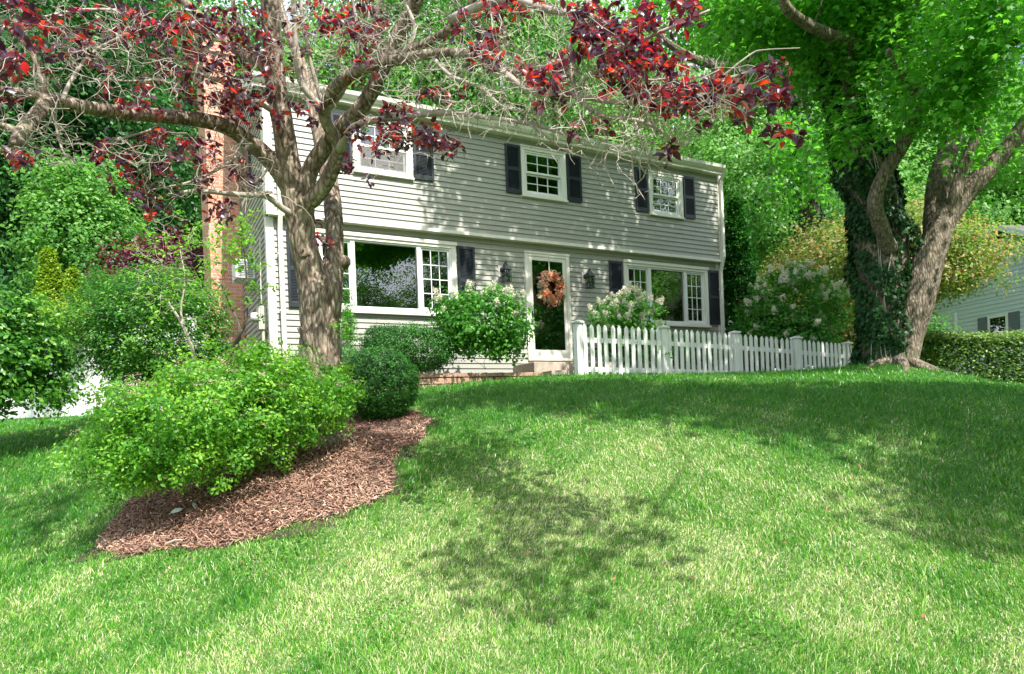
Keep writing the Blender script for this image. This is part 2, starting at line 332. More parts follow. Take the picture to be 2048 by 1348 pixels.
def gz(x, y):
    x = np.asarray(x, float); y = np.asarray(y, float); sh = x.shape; x = x.ravel(); y = y.ravel(); out = np.empty(len(x))
    for i in range(0, len(x), 60000):
        a, b = x[i:i+60000], y[i:i+60000]
        out[i:i+60000] = _phi((a[:, None]-CP[:, 0])**2+(b[:, None]-CP[:, 1])**2)@_w[:_n]+_w[_n]+_w[_n+1]*a+_w[_n+2]*b
    out += .015*np.sin(x*1.3+y*.7)+.012*np.sin(y*2.1-x*.9)
    out += .30*np.exp(-(((x-6.85)/.95)**2+((y-12.0)/.8)**2))*.35
    return out.reshape(sh)
def g1(x, y): return float(gz([x], [y])[0])
def hit(px, py, y0=3.0, y1=40):
    d = ray(px, py); ys = np.arange(y0, y1, .05); z = gz(d[0]*ys, ys); k = np.argmax(z > d[2]*ys)
    if not (z > d[2]*ys).any(): k = len(ys)-1
    return np.array([d[0]*ys[k], ys[k], z[k]])
xs = np.concatenate([np.linspace(-150, -20, 20), np.arange(-18, -10, 1), np.arange(-10, 12, .2), np.arange(12, 24, 1), np.linspace(26, 150, 18)])
ys = np.concatenate([np.linspace(-150, -8, 18), np.arange(-6, 2, 1), np.arange(2, 16, .2), np.arange(16, 30, 1), np.linspace(32, 150, 18)])
XX, YY = np.meshgrid(xs, ys); ZZ = gz(XX, YY); nx = len(xs)
me = bpy.data.meshes.new('lawn'); me.from_pydata(list(zip(XX.ravel().tolist(), YY.ravel().tolist(), ZZ.ravel().tolist())), [],
    [(j*nx+i, j*nx+i+1, (j+1)*nx+i+1, (j+1)*nx+i) for j in range(len(ys)-1) for i in range(nx-1)])
me.polygons.foreach_set('use_smooth', [True]*len(me.polygons)); tag(link('lawn', me, M['ground']), 'sloping front lawn ground under the grass', kind='structure')

def inpoly(x, y, poly):
    x = np.asarray(x); y = np.asarray(y); c = np.zeros(x.shape, bool); n = len(poly)
    for i in range(n):
        x1, y1 = poly[i]; x2, y2 = poly[(i+1) % n]
        m = ((y1 > y) != (y2 > y)) & (x < (x2-x1)*(y-y1)/(y2-y1+1e-12)+x1); c ^= m
    return c
def wob(x, y, a=.12, f=2.2): return a*(np.sin(x*f*1.7+y*f)+np.sin(y*f*2.3-x*f*.8)*.7)
# mulch bed outline, from the photograph, on the slope
MUL = [tuple(hit(px, py)[:2]) for px, py in [(185,1112),(270,1108),(400,1100),(520,1084),(640,1058),(700,1022),(800,985),(788,940),(815,900),(850,868),(872,846),(842,838)]]
MUL += [(-1.15, 9.05), (-1.9, 9.3), (-2.9, 9.2), (-3.6, 8.4), (-3.9, 7.3), (-3.9, 6.6)]
def sheet(name, poly, mat, dz, label, kind='structure', step=.12):
    P = np.array(poly); x0, y0 = P.min(0); x1, y1 = P.max(0); gx = np.arange(x0, x1+step, step); gy = np.arange(y0, y1+step, step)
    X, Y = np.meshgrid(gx, gy); ins = inpoly(X, Y, poly); Z = gz(X, Y)+dz; k = len(gx); fs = []
    for j in range(len(gy)-1):
        for i in range(k-1):
            if ins[j, i] or ins[j, i+1] or ins[j+1, i] or ins[j+1, i+1]: fs.append((j*k+i, j*k+i+1, (j+1)*k+i+1, (j+1)*k+i))
    used = sorted({a for f in fs for a in f}); mp = {a: b for b, a in enumerate(used)}
    X, Y, Z = X.ravel(), Y.ravel(), Z.ravel()
    me = bpy.data.meshes.new(name); me.from_pydata([(X[a], Y[a], Z[a]) for a in used], [], [tuple(mp[a] for a in f) for f in fs])
    return tag(link(name, me, mat), label, kind=kind)
sheet('mulch_bed', MUL, M['soil'], .012, 'bed of brown shredded mulch under the plum tree and spirea')
n = 85000; P = np.array(MUL); x0, y0 = P.min(0)-.1; x1, y1 = P.max(0)+.1
x = rng.uniform(x0, x1, n); y = rng.uniform(y0, y1, n); ok = inpoly(x+wob(x, y, .05, 3)*.96, y+wob(y, x, .05, 3)*.96, MUL); x, y = x[ok], y[ok]; n = len(x)
N = rng.normal(size=(n, 3))*.35+np.array([0, -.25, 1]); pch = .5+.28*np.sin(x*2.3+1)*np.sin(y*2.9)
Pm = np.stack([x, y, gz(x, y)+.015+rng.uniform(0, .03, n)], 1)
T_CHIP = (np.array([[0, -.09, 0], [1, -.07, .03], [.95, .08, 0], [.05, .1, .04]]), [(0, 1, 2, 3)])
me = leaf_mesh('mulch_chips', Pm, rng.uniform(.018, .06, n), N, T_CHIP, np.clip(pch*.6+rng.normal(size=n)*.25+.15, 0, 1))
tag(link('mulch_chips', me, M['mulch']), 'reddish brown shredded bark chips covering the tree bed', 'mulch', kind='stuff')

# ------------------------------------------------------------------ house
HD = -11.959; ha = R_(61.35); hd = (math.sin(ha), math.cos(ha)); hn = (math.cos(ha), -math.sin(ha))
HO = (HD*hn[0], HD*hn[1]); HRZ = math.atan2(hd[1], hd[0])
def hw(s, y, z): return (HO[0]+hd[0]*s-hn[0]*y, HO[1]+hd[1]*s-hn[1]*y, z)   # house-local to world (y = depth behind the front wall)
house = thing('house', 'two-storey grey clapboard house with dark shutters and brick chimney', 'house', (HO[0], HO[1], 0), HRZ)
S0, S1, DEPTH = 2.0, 12.35, 7.8; ZB, ZBAND, ZEAVE = .55, 3.60, 5.66; OV = -.13
WU = [(3.47, 4.58, 4.50, 5.53), (6.88, 7.95, 4.49, 5.53), (10.15, 11.15, 4.48, 5.48)]
WL = [(2.74, 5.43, 2.03, 3.44), (9.45, 11.94, 2.03, 3.44)]
DR = (6.95, 8.02, 1.22, 3.43)
def clap(mb, a0, a1, z0, z1, holes, plane, e=.102, lip=.023, t0=.004, shift=0):
    """clapboards; plane(a, out, z)->xyz"""
    k = 0; z = z0
    while z < z1-1e-4:
        zt = min(z+e, z1); segs = [(a0, a1)]; zm = (z+zt)/2
        for (h0, h1, g0, g1_) in holes:
            if g0+.03 < zm < g1_-.03:
                ns = []
                for s, t in segs:
                    if h0+.04 > s: ns.append((s, min(t, h0+.04)))
                    if h1-.04 < t: ns.append((max(s, h1-.04), t))
                segs = [q for q in ns if q[1]-q[0] > .01]
        seg3 = []
        for s, t in segs:
            c_ = s+random.uniform(1.0, 3.6)
            while c_ < t-.5: seg3.append((s, c_-.0015)); s = c_+.0015; c_ += random.uniform(2.4, 3.66)
            seg3.append((s, t))
        for s, t in seg3:
            mb.add([plane(s, lip, z), plane(t, lip, z), plane(t, t0, zt), plane(s, t0, zt), plane(s, 0, z), plane(t, 0, z)],
                   [(0, 1, 2, 3), (4, 5, 1, 0)])
        z += e
fr = lambda a, o, z: (a, -o, z)
mb = MB(); clap(mb, S0, S1, ZB, ZBAND, [(w[0], w[1], w[2], w[3]) for w in WL]+[DR], fr); mb.build('front_wall', M['siding'], house)
mb = MB(); clap(mb, S0, S1, ZBAND+.05, ZEAVE, WU, lambda a, o, z: (a, OV-o, z)); mb.build('upper_front_wall', M['siding'], house)
GW = [(1.7, 2.5, 4.5, 5.5)]
mb = MB(); clap(mb, 0, DEPTH, ZB, ZEAVE, GW, lambda a, o, z: (S0-o, DEPTH-a, z))
zr = ZEAVE; e = .102
RISE = 1.7
while zr < ZEAVE+RISE-.05:
    q = (zr-ZEAVE)/RISE*DEPTH/2; mb.add([(S0-.016, q, zr), (S0-.016, DEPTH-q, zr), (S0-.004, DEPTH-q-.1, zr+e), (S0-.004, q+.1, zr+e)], [(0, 3, 2, 1)]); zr += e
GW2 = [(DEPTH-2.5, DEPTH-1.7, 4.5, 5.5)]
mb.build('gable_wall', M['siding'], house)
mb = MB(); mb.box(S1-.02, S1, OV+.03, DEPTH, ZB, ZEAVE); mb.box(S0, S1, DEPTH-.02, DEPTH, ZB, ZEAVE)
mb.add([(S1, 0, ZEAVE), (S1, DEPTH, ZEAVE), (S1, DEPTH/2, ZEAVE+RISE)], [(0, 1, 2)]); mb.build('rear_wall', M['siding'], house)
# inner shell so rooms are dark behind the glass
def holed(mb, a0, a1, z0, z1, holes, y0, y1):
    xs_ = sorted({a0, a1, *[h[0]+.05 for h in holes], *[h[1]-.05 for h in holes]})
    for s, t in zip(xs_[:-1], xs_[1:]):
        c = (s+t)/2; hs = [h for h in holes if h[0] < c < h[1]]
        if not hs: mb.box(s, t, y0, y1, z0, z1)
        else:
            h = hs[0]
            if h[2]+.05 > z0: mb.box(s, t, y0, y1, z0, h[2]+.05)
            if h[3]-.05 < z1: mb.box(s, t, y0, y1, h[3]-.05, z1)
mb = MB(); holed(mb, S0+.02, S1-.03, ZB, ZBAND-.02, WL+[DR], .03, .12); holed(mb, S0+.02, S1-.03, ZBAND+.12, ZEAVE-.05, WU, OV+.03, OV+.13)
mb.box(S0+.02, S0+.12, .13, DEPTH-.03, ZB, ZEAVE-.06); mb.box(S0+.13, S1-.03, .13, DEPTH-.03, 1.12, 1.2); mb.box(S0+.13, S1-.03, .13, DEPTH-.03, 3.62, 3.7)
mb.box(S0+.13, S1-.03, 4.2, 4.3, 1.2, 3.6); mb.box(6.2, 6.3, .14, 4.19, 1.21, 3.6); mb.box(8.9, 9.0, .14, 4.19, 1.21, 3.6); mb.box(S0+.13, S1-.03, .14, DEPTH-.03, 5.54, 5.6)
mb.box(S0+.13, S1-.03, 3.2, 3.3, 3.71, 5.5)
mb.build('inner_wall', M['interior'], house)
mb = MB()
mb.box(S0+.02, S1, OV-.03, -.0, ZBAND-.0, ZBAND+.03); mb.box(S0-.03, S1+.02, OV-.042, OV-.004, ZBAND-.005, ZBAND+.055)
mb.build('overhang_band', M['trim'], house, bevel=.004)
mb = MB()
mb.box(S0-.03, S0+.10, -.03, -.002, ZB, ZBAND-.01); mb.box(S0-.03, S0-.002, -.001, .11, ZB, ZBAND-.01)
mb.build('corner_board', M['trim'], house, bevel=.004); mb = MB()
mb.box(S0-.03, S0+.10, OV-.03, OV-.002, ZBAND+.06, ZEAVE); mb.box(S0-.03, S0-.002, OV-.001, .11, ZBAND+.06, ZEAVE)
mb.build('corner_board', M['trim'], house, bevel=.004); mb = MB()
mb.box(S1-.09, S1+.03, OV-.03, OV-.002, ZBAND+.06, ZEAVE); mb.box(S1+.003, S1+.03, OV-.001, .1, ZBAND+.06, ZEAVE)
mb.build('corner_board', M['trim'], house, bevel=.004); mb = MB()
mb.box(S1-.09, S1+.03, -.03, -.002, ZB, ZBAND-.01); mb.box(S1+.003, S1+.03, -.001, .1, ZB, ZBAND-.01)
mb.build('corner_board', M['trim'], house, bevel=.004)
mb = MB(); mb.box(S0-.18, S1-.05, OV-.17, OV-.15, ZEAVE-.02, ZEAVE+.17); mb.box(S0-.18, S1-.05, OV-.15, OV, ZEAVE-.02, ZEAVE)
mb.box(S0-.20, S0-.18, OV-.17, .25, ZEAVE-.05, ZEAVE+.17)
mb.build('fascia', M['trim'], house, bevel=.003)
mb = MB()
gp = [(OV-.172, ZEAVE+.04), (OV-.21, ZEAVE+.045), (OV-.255, ZEAVE+.10), (OV-.27, ZEAVE+.165), (OV-.255, ZEAVE+.165), (OV-.24, ZEAVE+.11), (OV-.2, ZEAVE+.06), (OV-.172, ZEAVE+.055)]
mb.prism(gp, 'x', S0-.2, S1-.04); mb.prism([(OV-.172, ZEAVE+.04), (OV-.255, ZEAVE+.10), (OV-.27, ZEAVE+.16), (OV-.172, ZEAVE+.16)], 'x', S1-.04, S1-.037)
mb.build('gutter', M['trim'], house)
mb = MB()
ry = DEPTH/2
mb.prism([(OV-.24, ZEAVE+.17), (ry, ZEAVE+RISE+.2), (DEPTH+.3, ZEAVE+.17), (DEPTH+.3, ZEAVE+.12), (ry, ZEAVE+RISE+.12), (OV-.16, ZEAVE+.16)], 'x', S0-.22, S1-.02)
mb.build('roof', M['roof'], house)
mb = MB()   # rake boards on the left gable
mb.add([(S0-.21, OV-.1, ZEAVE), (S0-.21, ry, ZEAVE+RISE), (S0-.21, ry, ZEAVE+RISE+.14), (S0-.21, OV-.1, ZEAVE+.15), (S0-.005, OV-.1, ZEAVE), (S0-.005, ry, ZEAVE+RISE), ], [(0, 3, 2, 1), (0, 1, 5, 4)])
mb.build('rake_board', M['trim'], house)
# downspouts
def spout(s, lean):
    mb = MB(); w = .036
    pts = [(s, OV-.2, ZEAVE+.04), (s, OV-.07, ZEAVE-.14), (s, OV-.07, ZBAND+.12), (s+lean, -.09, ZBAND-.22), (s+lean, -.09, ZB+.1)]
    for (a, b) in zip(pts[:-1], pts[1:]):
        mb.add([(a[0]-w, a[1]-.03, a[2]), (a[0]+w, a[1]-.03, a[2]), (a[0]+w, a[1]+.03, a[2]), (a[0]-w, a[1]+.03, a[2]), (b[0]-w, b[1]-.03, b[2]), (b[0]+w, b[1]-.03, b[2]), (b[0]+w, b[1]+.03, b[2]), (b[0]-w, b[1]+.03, b[2])],
               [(0, 1, 5, 4), (1, 2, 6, 5), (2, 3, 7, 6), (3, 0, 4, 7)])
    for z in (2.95, 2.0): mb.box(s+lean-w-.02, s+lean+w+.02, -.125, -.055, z, z+.025)
    mb.build('downspout', M['trim'], house)
spout(S0+.19, 0.0); spout(S1-.02, .0)
# windows
def louver_shutter(s0, s1, z0, z1, yo):
    mb = MB(); st = .045; t0, t1 = yo-.034, yo-.004
    mb.box(s0, s0+st, t0, t1, z0, z1); mb.box(s1-st, s1, t0, t1, z0, z1)
    zm = z0+(z1-z0)*.5
    for a, b in ((z0, z0+.09), (zm-.035, zm+.035), (z1-.06, z1)): mb.box(s0+st, s1-st, t0+.002, t1, a, b)
    o = mb.build('shutter', M['shutter'], house, bevel=.003)
    lb = MB(); z = z0+.09
    while z < z1-.07:
        if not (zm-.05 < z < zm+.033): lb.add([(s0+st, t0+.006, z), (s1-st, t0+.006, z), (s1-st, t1-.002, z+.024), (s0+st, t1-.002, z+.024), (s0+st, t0+.006, z-.006), (s1-st, t0+.006, z-.006)], [(0, 1, 2, 3), (4, 5, 1, 0)])
        z += .026
    lb.box(s0+st, s1-st, t1-.002, t1+.003, z0+.05, z1-.05)
    lb.build('louver_panel', M['shutter'], o)
def frame_box(mb, s0, s1, z0, z1, w, y0, y1):
    mb.box(s0, s1, y0, y1, z1-w, z1); mb.box(s0, s1, y0, y1, z0, z0+w); mb.box(s0, s0+w, y0, y1, z0+w, z1-w); mb.box(s1-w, s1, y0, y1, z0+w, z1-w)
def muntins(mb, s0, s1, z0, z1, nx_, nz_, y, w=.016):
    for i in range(1, nx_): c = s0+(s1-s0)*i/nx_; mb.box(c-w/2, c+w/2, y, y+.012, z0, z1)
    for j in range(1, nz_):
        c = z0+(z1-z0)*j/nz_
        for i in range(nx_): a = s0+(s1-s0)*i/nx_+(w/2 if i else 0); b = s0+(s1-s0)*(i+1)/nx_-(w/2 if i < nx_-1 else 0); mb.box(a, b, y, y+.012, c-w/2, c+w/2)
def dh_window(s0, s1, z0, z1, yo, curtains=False, lit=False):
    mb = MB(); frame_box(mb, s0, s1, z0, z1, .085, yo-.045, yo+.02); mb.box(s0-.02, s1+.02, yo-.06, yo-.046, z1-.03, z1); w = mb.build('window', M['trim'], house, bevel=.004)
    mb = MB(); a, b, c, d = s0+.085, s1-.085, z0+.085, z1-.085; zm = (c+d)/2
    frame_box(mb, a, b, c, d, .035, yo-.02, yo+.04)
    frame_box(mb, a+.036, b-.036, zm-.01, d-.036, .035, yo+.0, yo+.03); frame_box(mb, a+.036, b-.036, c+.036, zm-.012, .04, yo+.031, yo+.055)
    mb.box(a+.036, b-.036, yo-.012, yo+.0-.002, zm-.02, zm+.022)
    mb.build('sash', M['white'], w, bevel=.002)
    mb = MB(); muntins(mb, a+.071, b-.071, zm+.025, d-.071, 3, 2, yo+.008); mb.build('muntins', M['white'], w); mb = MB(); muntins(mb, a+.076, b-.076, c+.076, zm-.052, 3, 2, yo+.037); mb.build('muntins', M['white'], w)
    mb = MB(); mb.box(a+.07, b-.07, yo+.022, yo+.026, zm+.02, d-.07); mb.box(a+.074, b-.074, yo+.049, yo+.052, c+.07, zm-.05); mb.build('pane', M['glass'], w)
    if lit:
        mb = MB(); mb.add([(a+.036, yo-.006, c+.036), (b-.036, yo-.006, c+.036), (b-.036, yo-.006, zm-.022), (a+.036, yo-.006, zm-.022)], [(0, 1, 2, 3)]); mb.build('insect_screen', M['screen'], w)
    mb = MB(); mb.box(s0-.01, s1+.01, yo-.075, yo-.0465, z0, z0+.035); mb.build('sill', M['trim'], w, bevel=.004)
for i, w in enumerate(WU): dh_window(*w, OV, lit=i == 0)
for a, b in ((3.10, 3.45), (4.60, 4.99), (6.52, 6.86), (7.97, 8.33), (9.77, 10.12), (11.17, 11.51)): louver_shutter(a, b, 4.53, 5.50, OV-.02)
for a, b in ((2.30, 2.70), (5.46, 5.83), (9.06, 9.42), (11.96, 12.31)): louver_shutter(a, b, 2.09 if a < 9 else 2.12, 3.41, -.02)
def picture_window(s0, s1, z0, z1, c0, c1):
    yo = 0
    mb = MB(); frame_box(mb, s0, s1, z0, z1, .10, yo-.06, yo+.02); mb.box(s0-.02, s1+.02, yo-.085, yo-.061, z1-.045, z1+.02); w = mb.build('window', M['trim'], house, bevel=.005)
    mb = MB(); a, b, c, d = s0+.10, s1-.10, z0+.10, z1-.10
    frame_box(mb, a, b, c, d, .03, yo-.035, yo+.05)
    for q in (c0, c1): mb.box(q-.04, q+.04, yo-.035, yo+.05, c+.03, d-.03)
    for (u, v) in ((a+.03, c0-.04), (c1+.04, b-.03)): frame_box(mb, u, v, c+.03, d-.03, .035, yo-.01, yo+.04)
    mb.build('sash', M['white'], w, bevel=.003)
    for (u, v) in ((a+.065, c0-.075), (c1+.075, b-.065)): mb = MB(); muntins(mb, u, v, c+.065, d-.065, 3, 4, yo+.0); mb.build('muntins', M['white'], w)
    for (u, v, m_) in ((a+.06, c0-.07, .06), (c0+.038, c1-.038, .028), (c1+.07, b-.06, .06)): mb = MB(); mb.box(u, v, yo+.014, yo+.019, c+m_, d-m_); mb.build('pane', M['glass'], w)
    mb = MB(); mb.box(s0-.03, s1+.03, yo-.09, yo-.062, z0-.0, z0+.05); mb.build('sill', M['trim'], w, bevel=.006)
picture_window(*WL[0], 3.43, 4.68); picture_window(*WL[1], 10.19, 11.25)
# gable wall window and chimney
mb = MB(); mb.box(S0-.04, S0-.018, 1.75, 2.55, 4.5, 5.5); gwn = mb.build('gable_window', M['trim'], house)
mb = MB(); mb.box(S0-.05, S0-.041, 1.84, 2.46, 4.58, 5.42); mb.build('pane', M['glass'], gwn)
mb = MB(); mb.box(S0-.06, S0-.018, 1.35, 1.73, 4.52, 5.48); mb.build('shutter', M['shutter'], house)
mb = MB(); mb.box(S0-.62, S0-.02, 3.0, 4.5, .5, 7.75); mb.box(S0-.66, S0+.02, 2.96, 4.54, 7.75, 7.95); mb.build('chimney', M['brick'], house)
# door
mb = MB(); s0, s1, z0, z1 = DR
mb.box(s0, s0+.085, -.055, .03, z0, z1); mb.box(s1-.085, s1, -.055, .03, z0, z1); mb.box(s0+.085, s1-.085, -.055, .03, z1-.085, z1); mb.box(s0-.015, s1+.015, -.07, -.056, z1-.03, z1+.012)
mb.box(s0+.085, s1-.085, -.07, .03, z0, z0+.055)
mb.build('door_frame', M['trim'], house, bevel=.004)
mb = MB(); a, b = s0+.09, s1-.09; frame_box(mb, a, b, z0+.058, z1-.09, .075, -.045, -.012); mb.box(a+.075, b-.075, -.045, -.012, z0+.133, z0+.22); door = mb.build('storm_door', M['trim'], house, bevel=.006)
mb = MB(); mb.box(a+.073, b-.073, -.032, -.027, z0+.218, z1-.163); mb.build('pane', M['glass'], door)
mb = MB(); mb.box(a+.022, a+.05, -.062, -.046, 2.0, 2.22); mb.tube([(a+.036, -.062, 2.17), (a+.036, -.10, 2.17), (a+.036, -.10, 2.03), (a+.036, -.062, 2.03)], .008, 8); mb.build('handle', M['black'], door)
mb = MB(); mb.box(a, b, .05, .09, z0+.06, z1-.09); 
for q in (a+.12, (a+b)/2+.03):
    for zz in (z0+.2, z0+1.0): mb.box(q, q+.28, .04, .049, zz, zz+.65)
mb.tube([(a+.1+.31*(1-math.cos(t)), .035, 3.03+.22*math.sin(t)) for t in np.linspace(0, math.pi, 14)], .01, 6)
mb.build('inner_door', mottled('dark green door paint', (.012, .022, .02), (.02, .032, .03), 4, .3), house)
# furniture seen through glass
mb = MB(); mb.box(3.1, 4.35, .5, .75, 1.25, 2.22); mb.box(4.4, 5.2, .5, .75, 1.25, 2.20); tag(mb.build('sofa', M['sofa'], None, bevel=.06), 'beige sofa back showing inside the left picture window', 'sofa').matrix_world = house.matrix_world
SOFA = bpy.data.objects['sofa']; SOFA.location = (HO[0], HO[1], 0); SOFA.rotation_euler = (0, 0, HRZ)
def lampfn(s, z, y, label):
    t = thing('table_lamp', label, 'lamp', hw(s, y, 1.2), HRZ)
    mb = MB(); mb.tube([(0, 0, z-1.2-.12+.3*0), (0, 0, z-1.2+.12)], [.17, .10], 20); mb.build('lamp_shade', M['sofa'], t, smooth=True)
    mb = MB(); mb.tube([(0, 0, .0), (0, 0, .55), (0, 0, .8), (0, 0, z-1.2-.12)], [.09, .02, .06, .015], 12); mb.build('lamp_base', M['black'], t)
    mb = MB(); mb.box(-.25, .25, -.25, .25, -.0, .02)
lampfn(5.05, 2.72, .75, 'pale shaded lamp behind the right casement of the left picture window')
lampfn(9.95, 2.75, .8, 'white shaded lamp behind the left casement of the right picture window')
# wall lanterns
def lantern(s, label):
    t = thing('wall_lantern', label, 'lantern', hw(s, -.018, 2.74), HRZ, 'lanterns beside the front door')
    mb = MB(); mb.box(-.075, .075, -.02, 0, .13, .36); mb.build('mounting_block', M['trim'], t, bevel=.004)
    mb = MB(); mb.tube([(0, -.02, .27), (0, -.05, .27)], .05, 14); mb.tube([(0, -.045, .29), (0, -.10, .36), (0, -.19, .40), (0, -.21, .37)], .011, 8)
    mb.tube([(.018*math.cos(a_), -.20, .405+.018*math.sin(a_)) for a_ in np.linspace(0, 2*math.pi, 12)], .004, 5)
    mb.build('bracket', M['black'], t)
    cy = -.20; mb = MB(); h = .085
    mb.add([(-h, cy-h, .235), (h, cy-h, .235), (h, cy+h, .235), (-h, cy+h, .235), (-.012, cy-.012, .375), (.012, cy-.012, .375), (.012, cy+.012, .375), (-.012, cy+.012, .375), ],
           [(0, 1, 5, 4), (1, 2, 6, 5), (2, 3, 7, 6), (3, 0, 4, 7), (4, 5, 6, 7), (0, 3, 2, 1)])
    mb.build('lantern_roof', M['black'], t)
    mb = MB(); g = .066
    for sx in (-1, 1):
        for sy in (-1, 1): mb.box(sx*g-.006, sx*g+.006, cy+sy*g-.006, cy+sy*g+.006, .01, .235)
    for z in (.0, .115, .225):
        for sg in (-1, 1): mb.box(-g+.007, g-.007, cy+sg*g-.004, cy+sg*g+.004, z, z+.01); mb.box(sg*g-.004, sg*g+.004, cy-g+.007, cy+g-.007, z, z+.01)
    for q in (-.022, .022):
        for sg in (-1, 1): mb.box(q-.003, q+.003, cy+sg*g-.003, cy+sg*g+.003, .012, .112); mb.box(q-.003, q+.003, cy+sg*g-.003, cy+sg*g+.003, .127, .223)
    mb.box(-g-.01, g+.01, cy-g-.01, cy+g+.01, -.008, -.001)
    mb.build('cage', M['black'], t)
    mb = MB(); mb.box(-g+.012, g-.012, cy-g+.012, cy+g-.012, .012, .222); mb.build('lantern_glass', M['glass'], t)
    mb = MB(); mb.tube([(0, cy, .0), (0, cy, .07), (0, cy, .13), (0, cy, .15)], [.012, .012, .022, .006], 10); mb.build('bulb', M['white'], t)
lantern(6.42, 'black lantern left of the front door above the flowering shrub'); lantern(8.42, 'black lantern right of the front door')
# wreath
wc = (7.50, -.10, 2.70)
wr = thing('door_wreath', 'peach and orange flower wreath hanging on the glass front door', 'wreath', hw(*wc), HRZ)
an = rng.uniform(0, 2*math.pi, 260); Pw = np.stack([np.cos(an)*.235, rng.uniform(-.06, .03, 260), np.sin(an)*.27], 1)+rng.normal(size=(260, 3))*.035
link('leaves', leaf_mesh('wreath_leaves', Pw, rng.uniform(.07, .13, 260), Pw*1.2+np.array([0, -.3, 0])+rng.normal(size=(260, 3))*.2, T_LEAF, rng.uniform(0, 1, 260)), M['wr_leaf'], wr)
cen = []
for i in range(34):
    a_ = i/34*2*math.pi*1.0+rng.normal()*.1; rr = rng.uniform(.17, .27); cen.append((math.cos(a_)*rr, -.07+rng.normal()*.02, math.sin(a_)*rr*1.12))
cen = np.array(cen); P_, N_ = foliage(cen, 26, .048, 1, center=np.array([0, .3, 0.]), up=0, out=1, jit=.5)
link('flowers', leaf_mesh('wreath_flowers', P_, .046, N_, T_PET, cvar(cen, 26, a=0, b=1, j=.12)), M['wr_flower'], wr)
mb = MB(); mb.tube([(.26*math.cos(t), 0, .29*math.sin(t)) for t in np.linspace(0, 2*math.pi, 30)], .022, 7); mb.build('ring', M['twig_dark'], wr)
mb = MB(); mb.box(-.012, .012, .018, .022, .25, .66); mb.build('hanger', M['metal'], wr)
# electric meter and air conditioner on the gable wall
t = thing('electric_meter', 'beige electric meter box on the left end wall near the corner', 'electric meter', hw(S0-.017, .28, 1.74), HRZ)
mb = MB(); mb.box(-.13, 0, 0, .26, 0, .40); mb.build('meter_box', M['metal'], t, bevel=.008)
mb = MB(); mb.tube([(-.13, .13, .22), (-.20, .13, .22), (-.24, .13, .22), (-.25, .13, .22)], [.085, .085, .07, .03], 20); mb.build('meter_dial', mottled('meter glass', (.5, .5, .5), (.8, .8, .82), 20, .1), t, smooth=True)
mb = MB(); mb.tube([(-.05, .06, 0), (-.05, .06, -1.1)], .035, 12); mb.tube([(-.06, .1, .4), (-.06, .1, .8), (-.04, .1, 1.6)], .012, 6); mb.build('conduit', M['metal'], t)
t = thing('air_conditioner', 'white window air conditioner jutting from the left end wall', 'air conditioner', hw(S0-.02, 1.3, 2.82), HRZ)
mb = MB(); mb.box(-.34, 0, .0, .55, 0, .34); mb.build('casing', M['white'], t, bevel=.01)
mb = MB()
for i in range(9): mb.box(-.30, -.05, -.006, -.001, .03+i*.032, .045+i*.032)
mb.build('vent', M['slate'], t)
# front steps
t = thing('front_steps', 'two-tier concrete front steps below the glass door', 'steps', hw(6.6, 0, .5), HRZ)
mb = MB(); mb.box(0, 1.95, -.84, -.02, -.1, .615); mb.build('landing', M['concrete'], t, bevel=.012)
mb = MB(); mb.box(.16, 2.25, -1.2, -.845, -.1, .425); mb.build('step', M['concrete'], t, bevel=.012)
# ------------------------------------------------------------------ retaining wall and planting bed
RW = dense([(-2.75, 11.25, 0, 0), (-2.0, 11.32, 0, 0), (-1.3, 11.45, 0, 0), (-.4, 11.75, 0, 0), (.58, 12.20, 0, 0)], 8)[:, :2]
rw = thing('retaining_wall', 'low tan block retaining wall edging the shrub bed', 'retaining wall', (RW[0][0], RW[0][1], .5))
seg = np.concatenate([[0], np.cumsum(np.linalg.norm(np.diff(RW, axis=0), axis=1))])
def along(s): return np.array([np.interp(s, seg, RW[:, 0]), np.interp(s, seg, RW[:, 1])])
RT = .86
for row, (z0, z1, bl, so_) in enumerate([(RT-.075, RT, .30, .0), (RT-.185, RT-.079, .22, .1), (RT-.30, RT-.189, .22, 0)]):
    mb = MB(); s = -so_
    while s < seg[-1]-.02:
        a, b = max(s, 0)+.003, min(s+bl, seg[-1])-.003; p, q = along(a), along(b); dd = (q-p)/np.linalg.norm(q-p); nn = np.array([dd[1], -dd[0]]); o = (.015 if row == 0 else 0)+rng.uniform(-.006, .006); bk = -.2
        f0, f1, b0, b1 = p+nn*o, q+nn*o, p+nn*bk, q+nn*bk; m0 = p+dd*.03+nn*(o+.015); m1 = q-dd*.03+nn*(o+.015)
        vs = [(*f0, z0), (*m0, z0+.01), (*m1, z0+.01), (*f1, z0), (*b1, z0), (*b0, z0), (*f0, z1), (*m0, z1-.008), (*m1, z1-.008), (*f1, z1), (*b1, z1), (*b0, z1)]
        mb.add(vs, [(0, 5, 4, 3, 2, 1), (6, 7, 8, 9, 10, 11), (0, 1, 7, 6), (1, 2, 8, 7), (2, 3, 9, 8), (3, 4, 10, 9), (4, 5, 11, 10), (5, 0, 6, 11)]); s += bl
    mb.build('cap_course' if row == 0 else 'block_course', M['block'], rw, off=(RW[0][0], RW[0][1], .5))
BED = [tuple(p) for p in RW]+[hw(6.58, -1.1, 0)[:2], hw(6.58, -.02, 0)[:2], hw(2.0, -.02, 0)[:2], hw(1.9, -1.0, 0)[:2]]
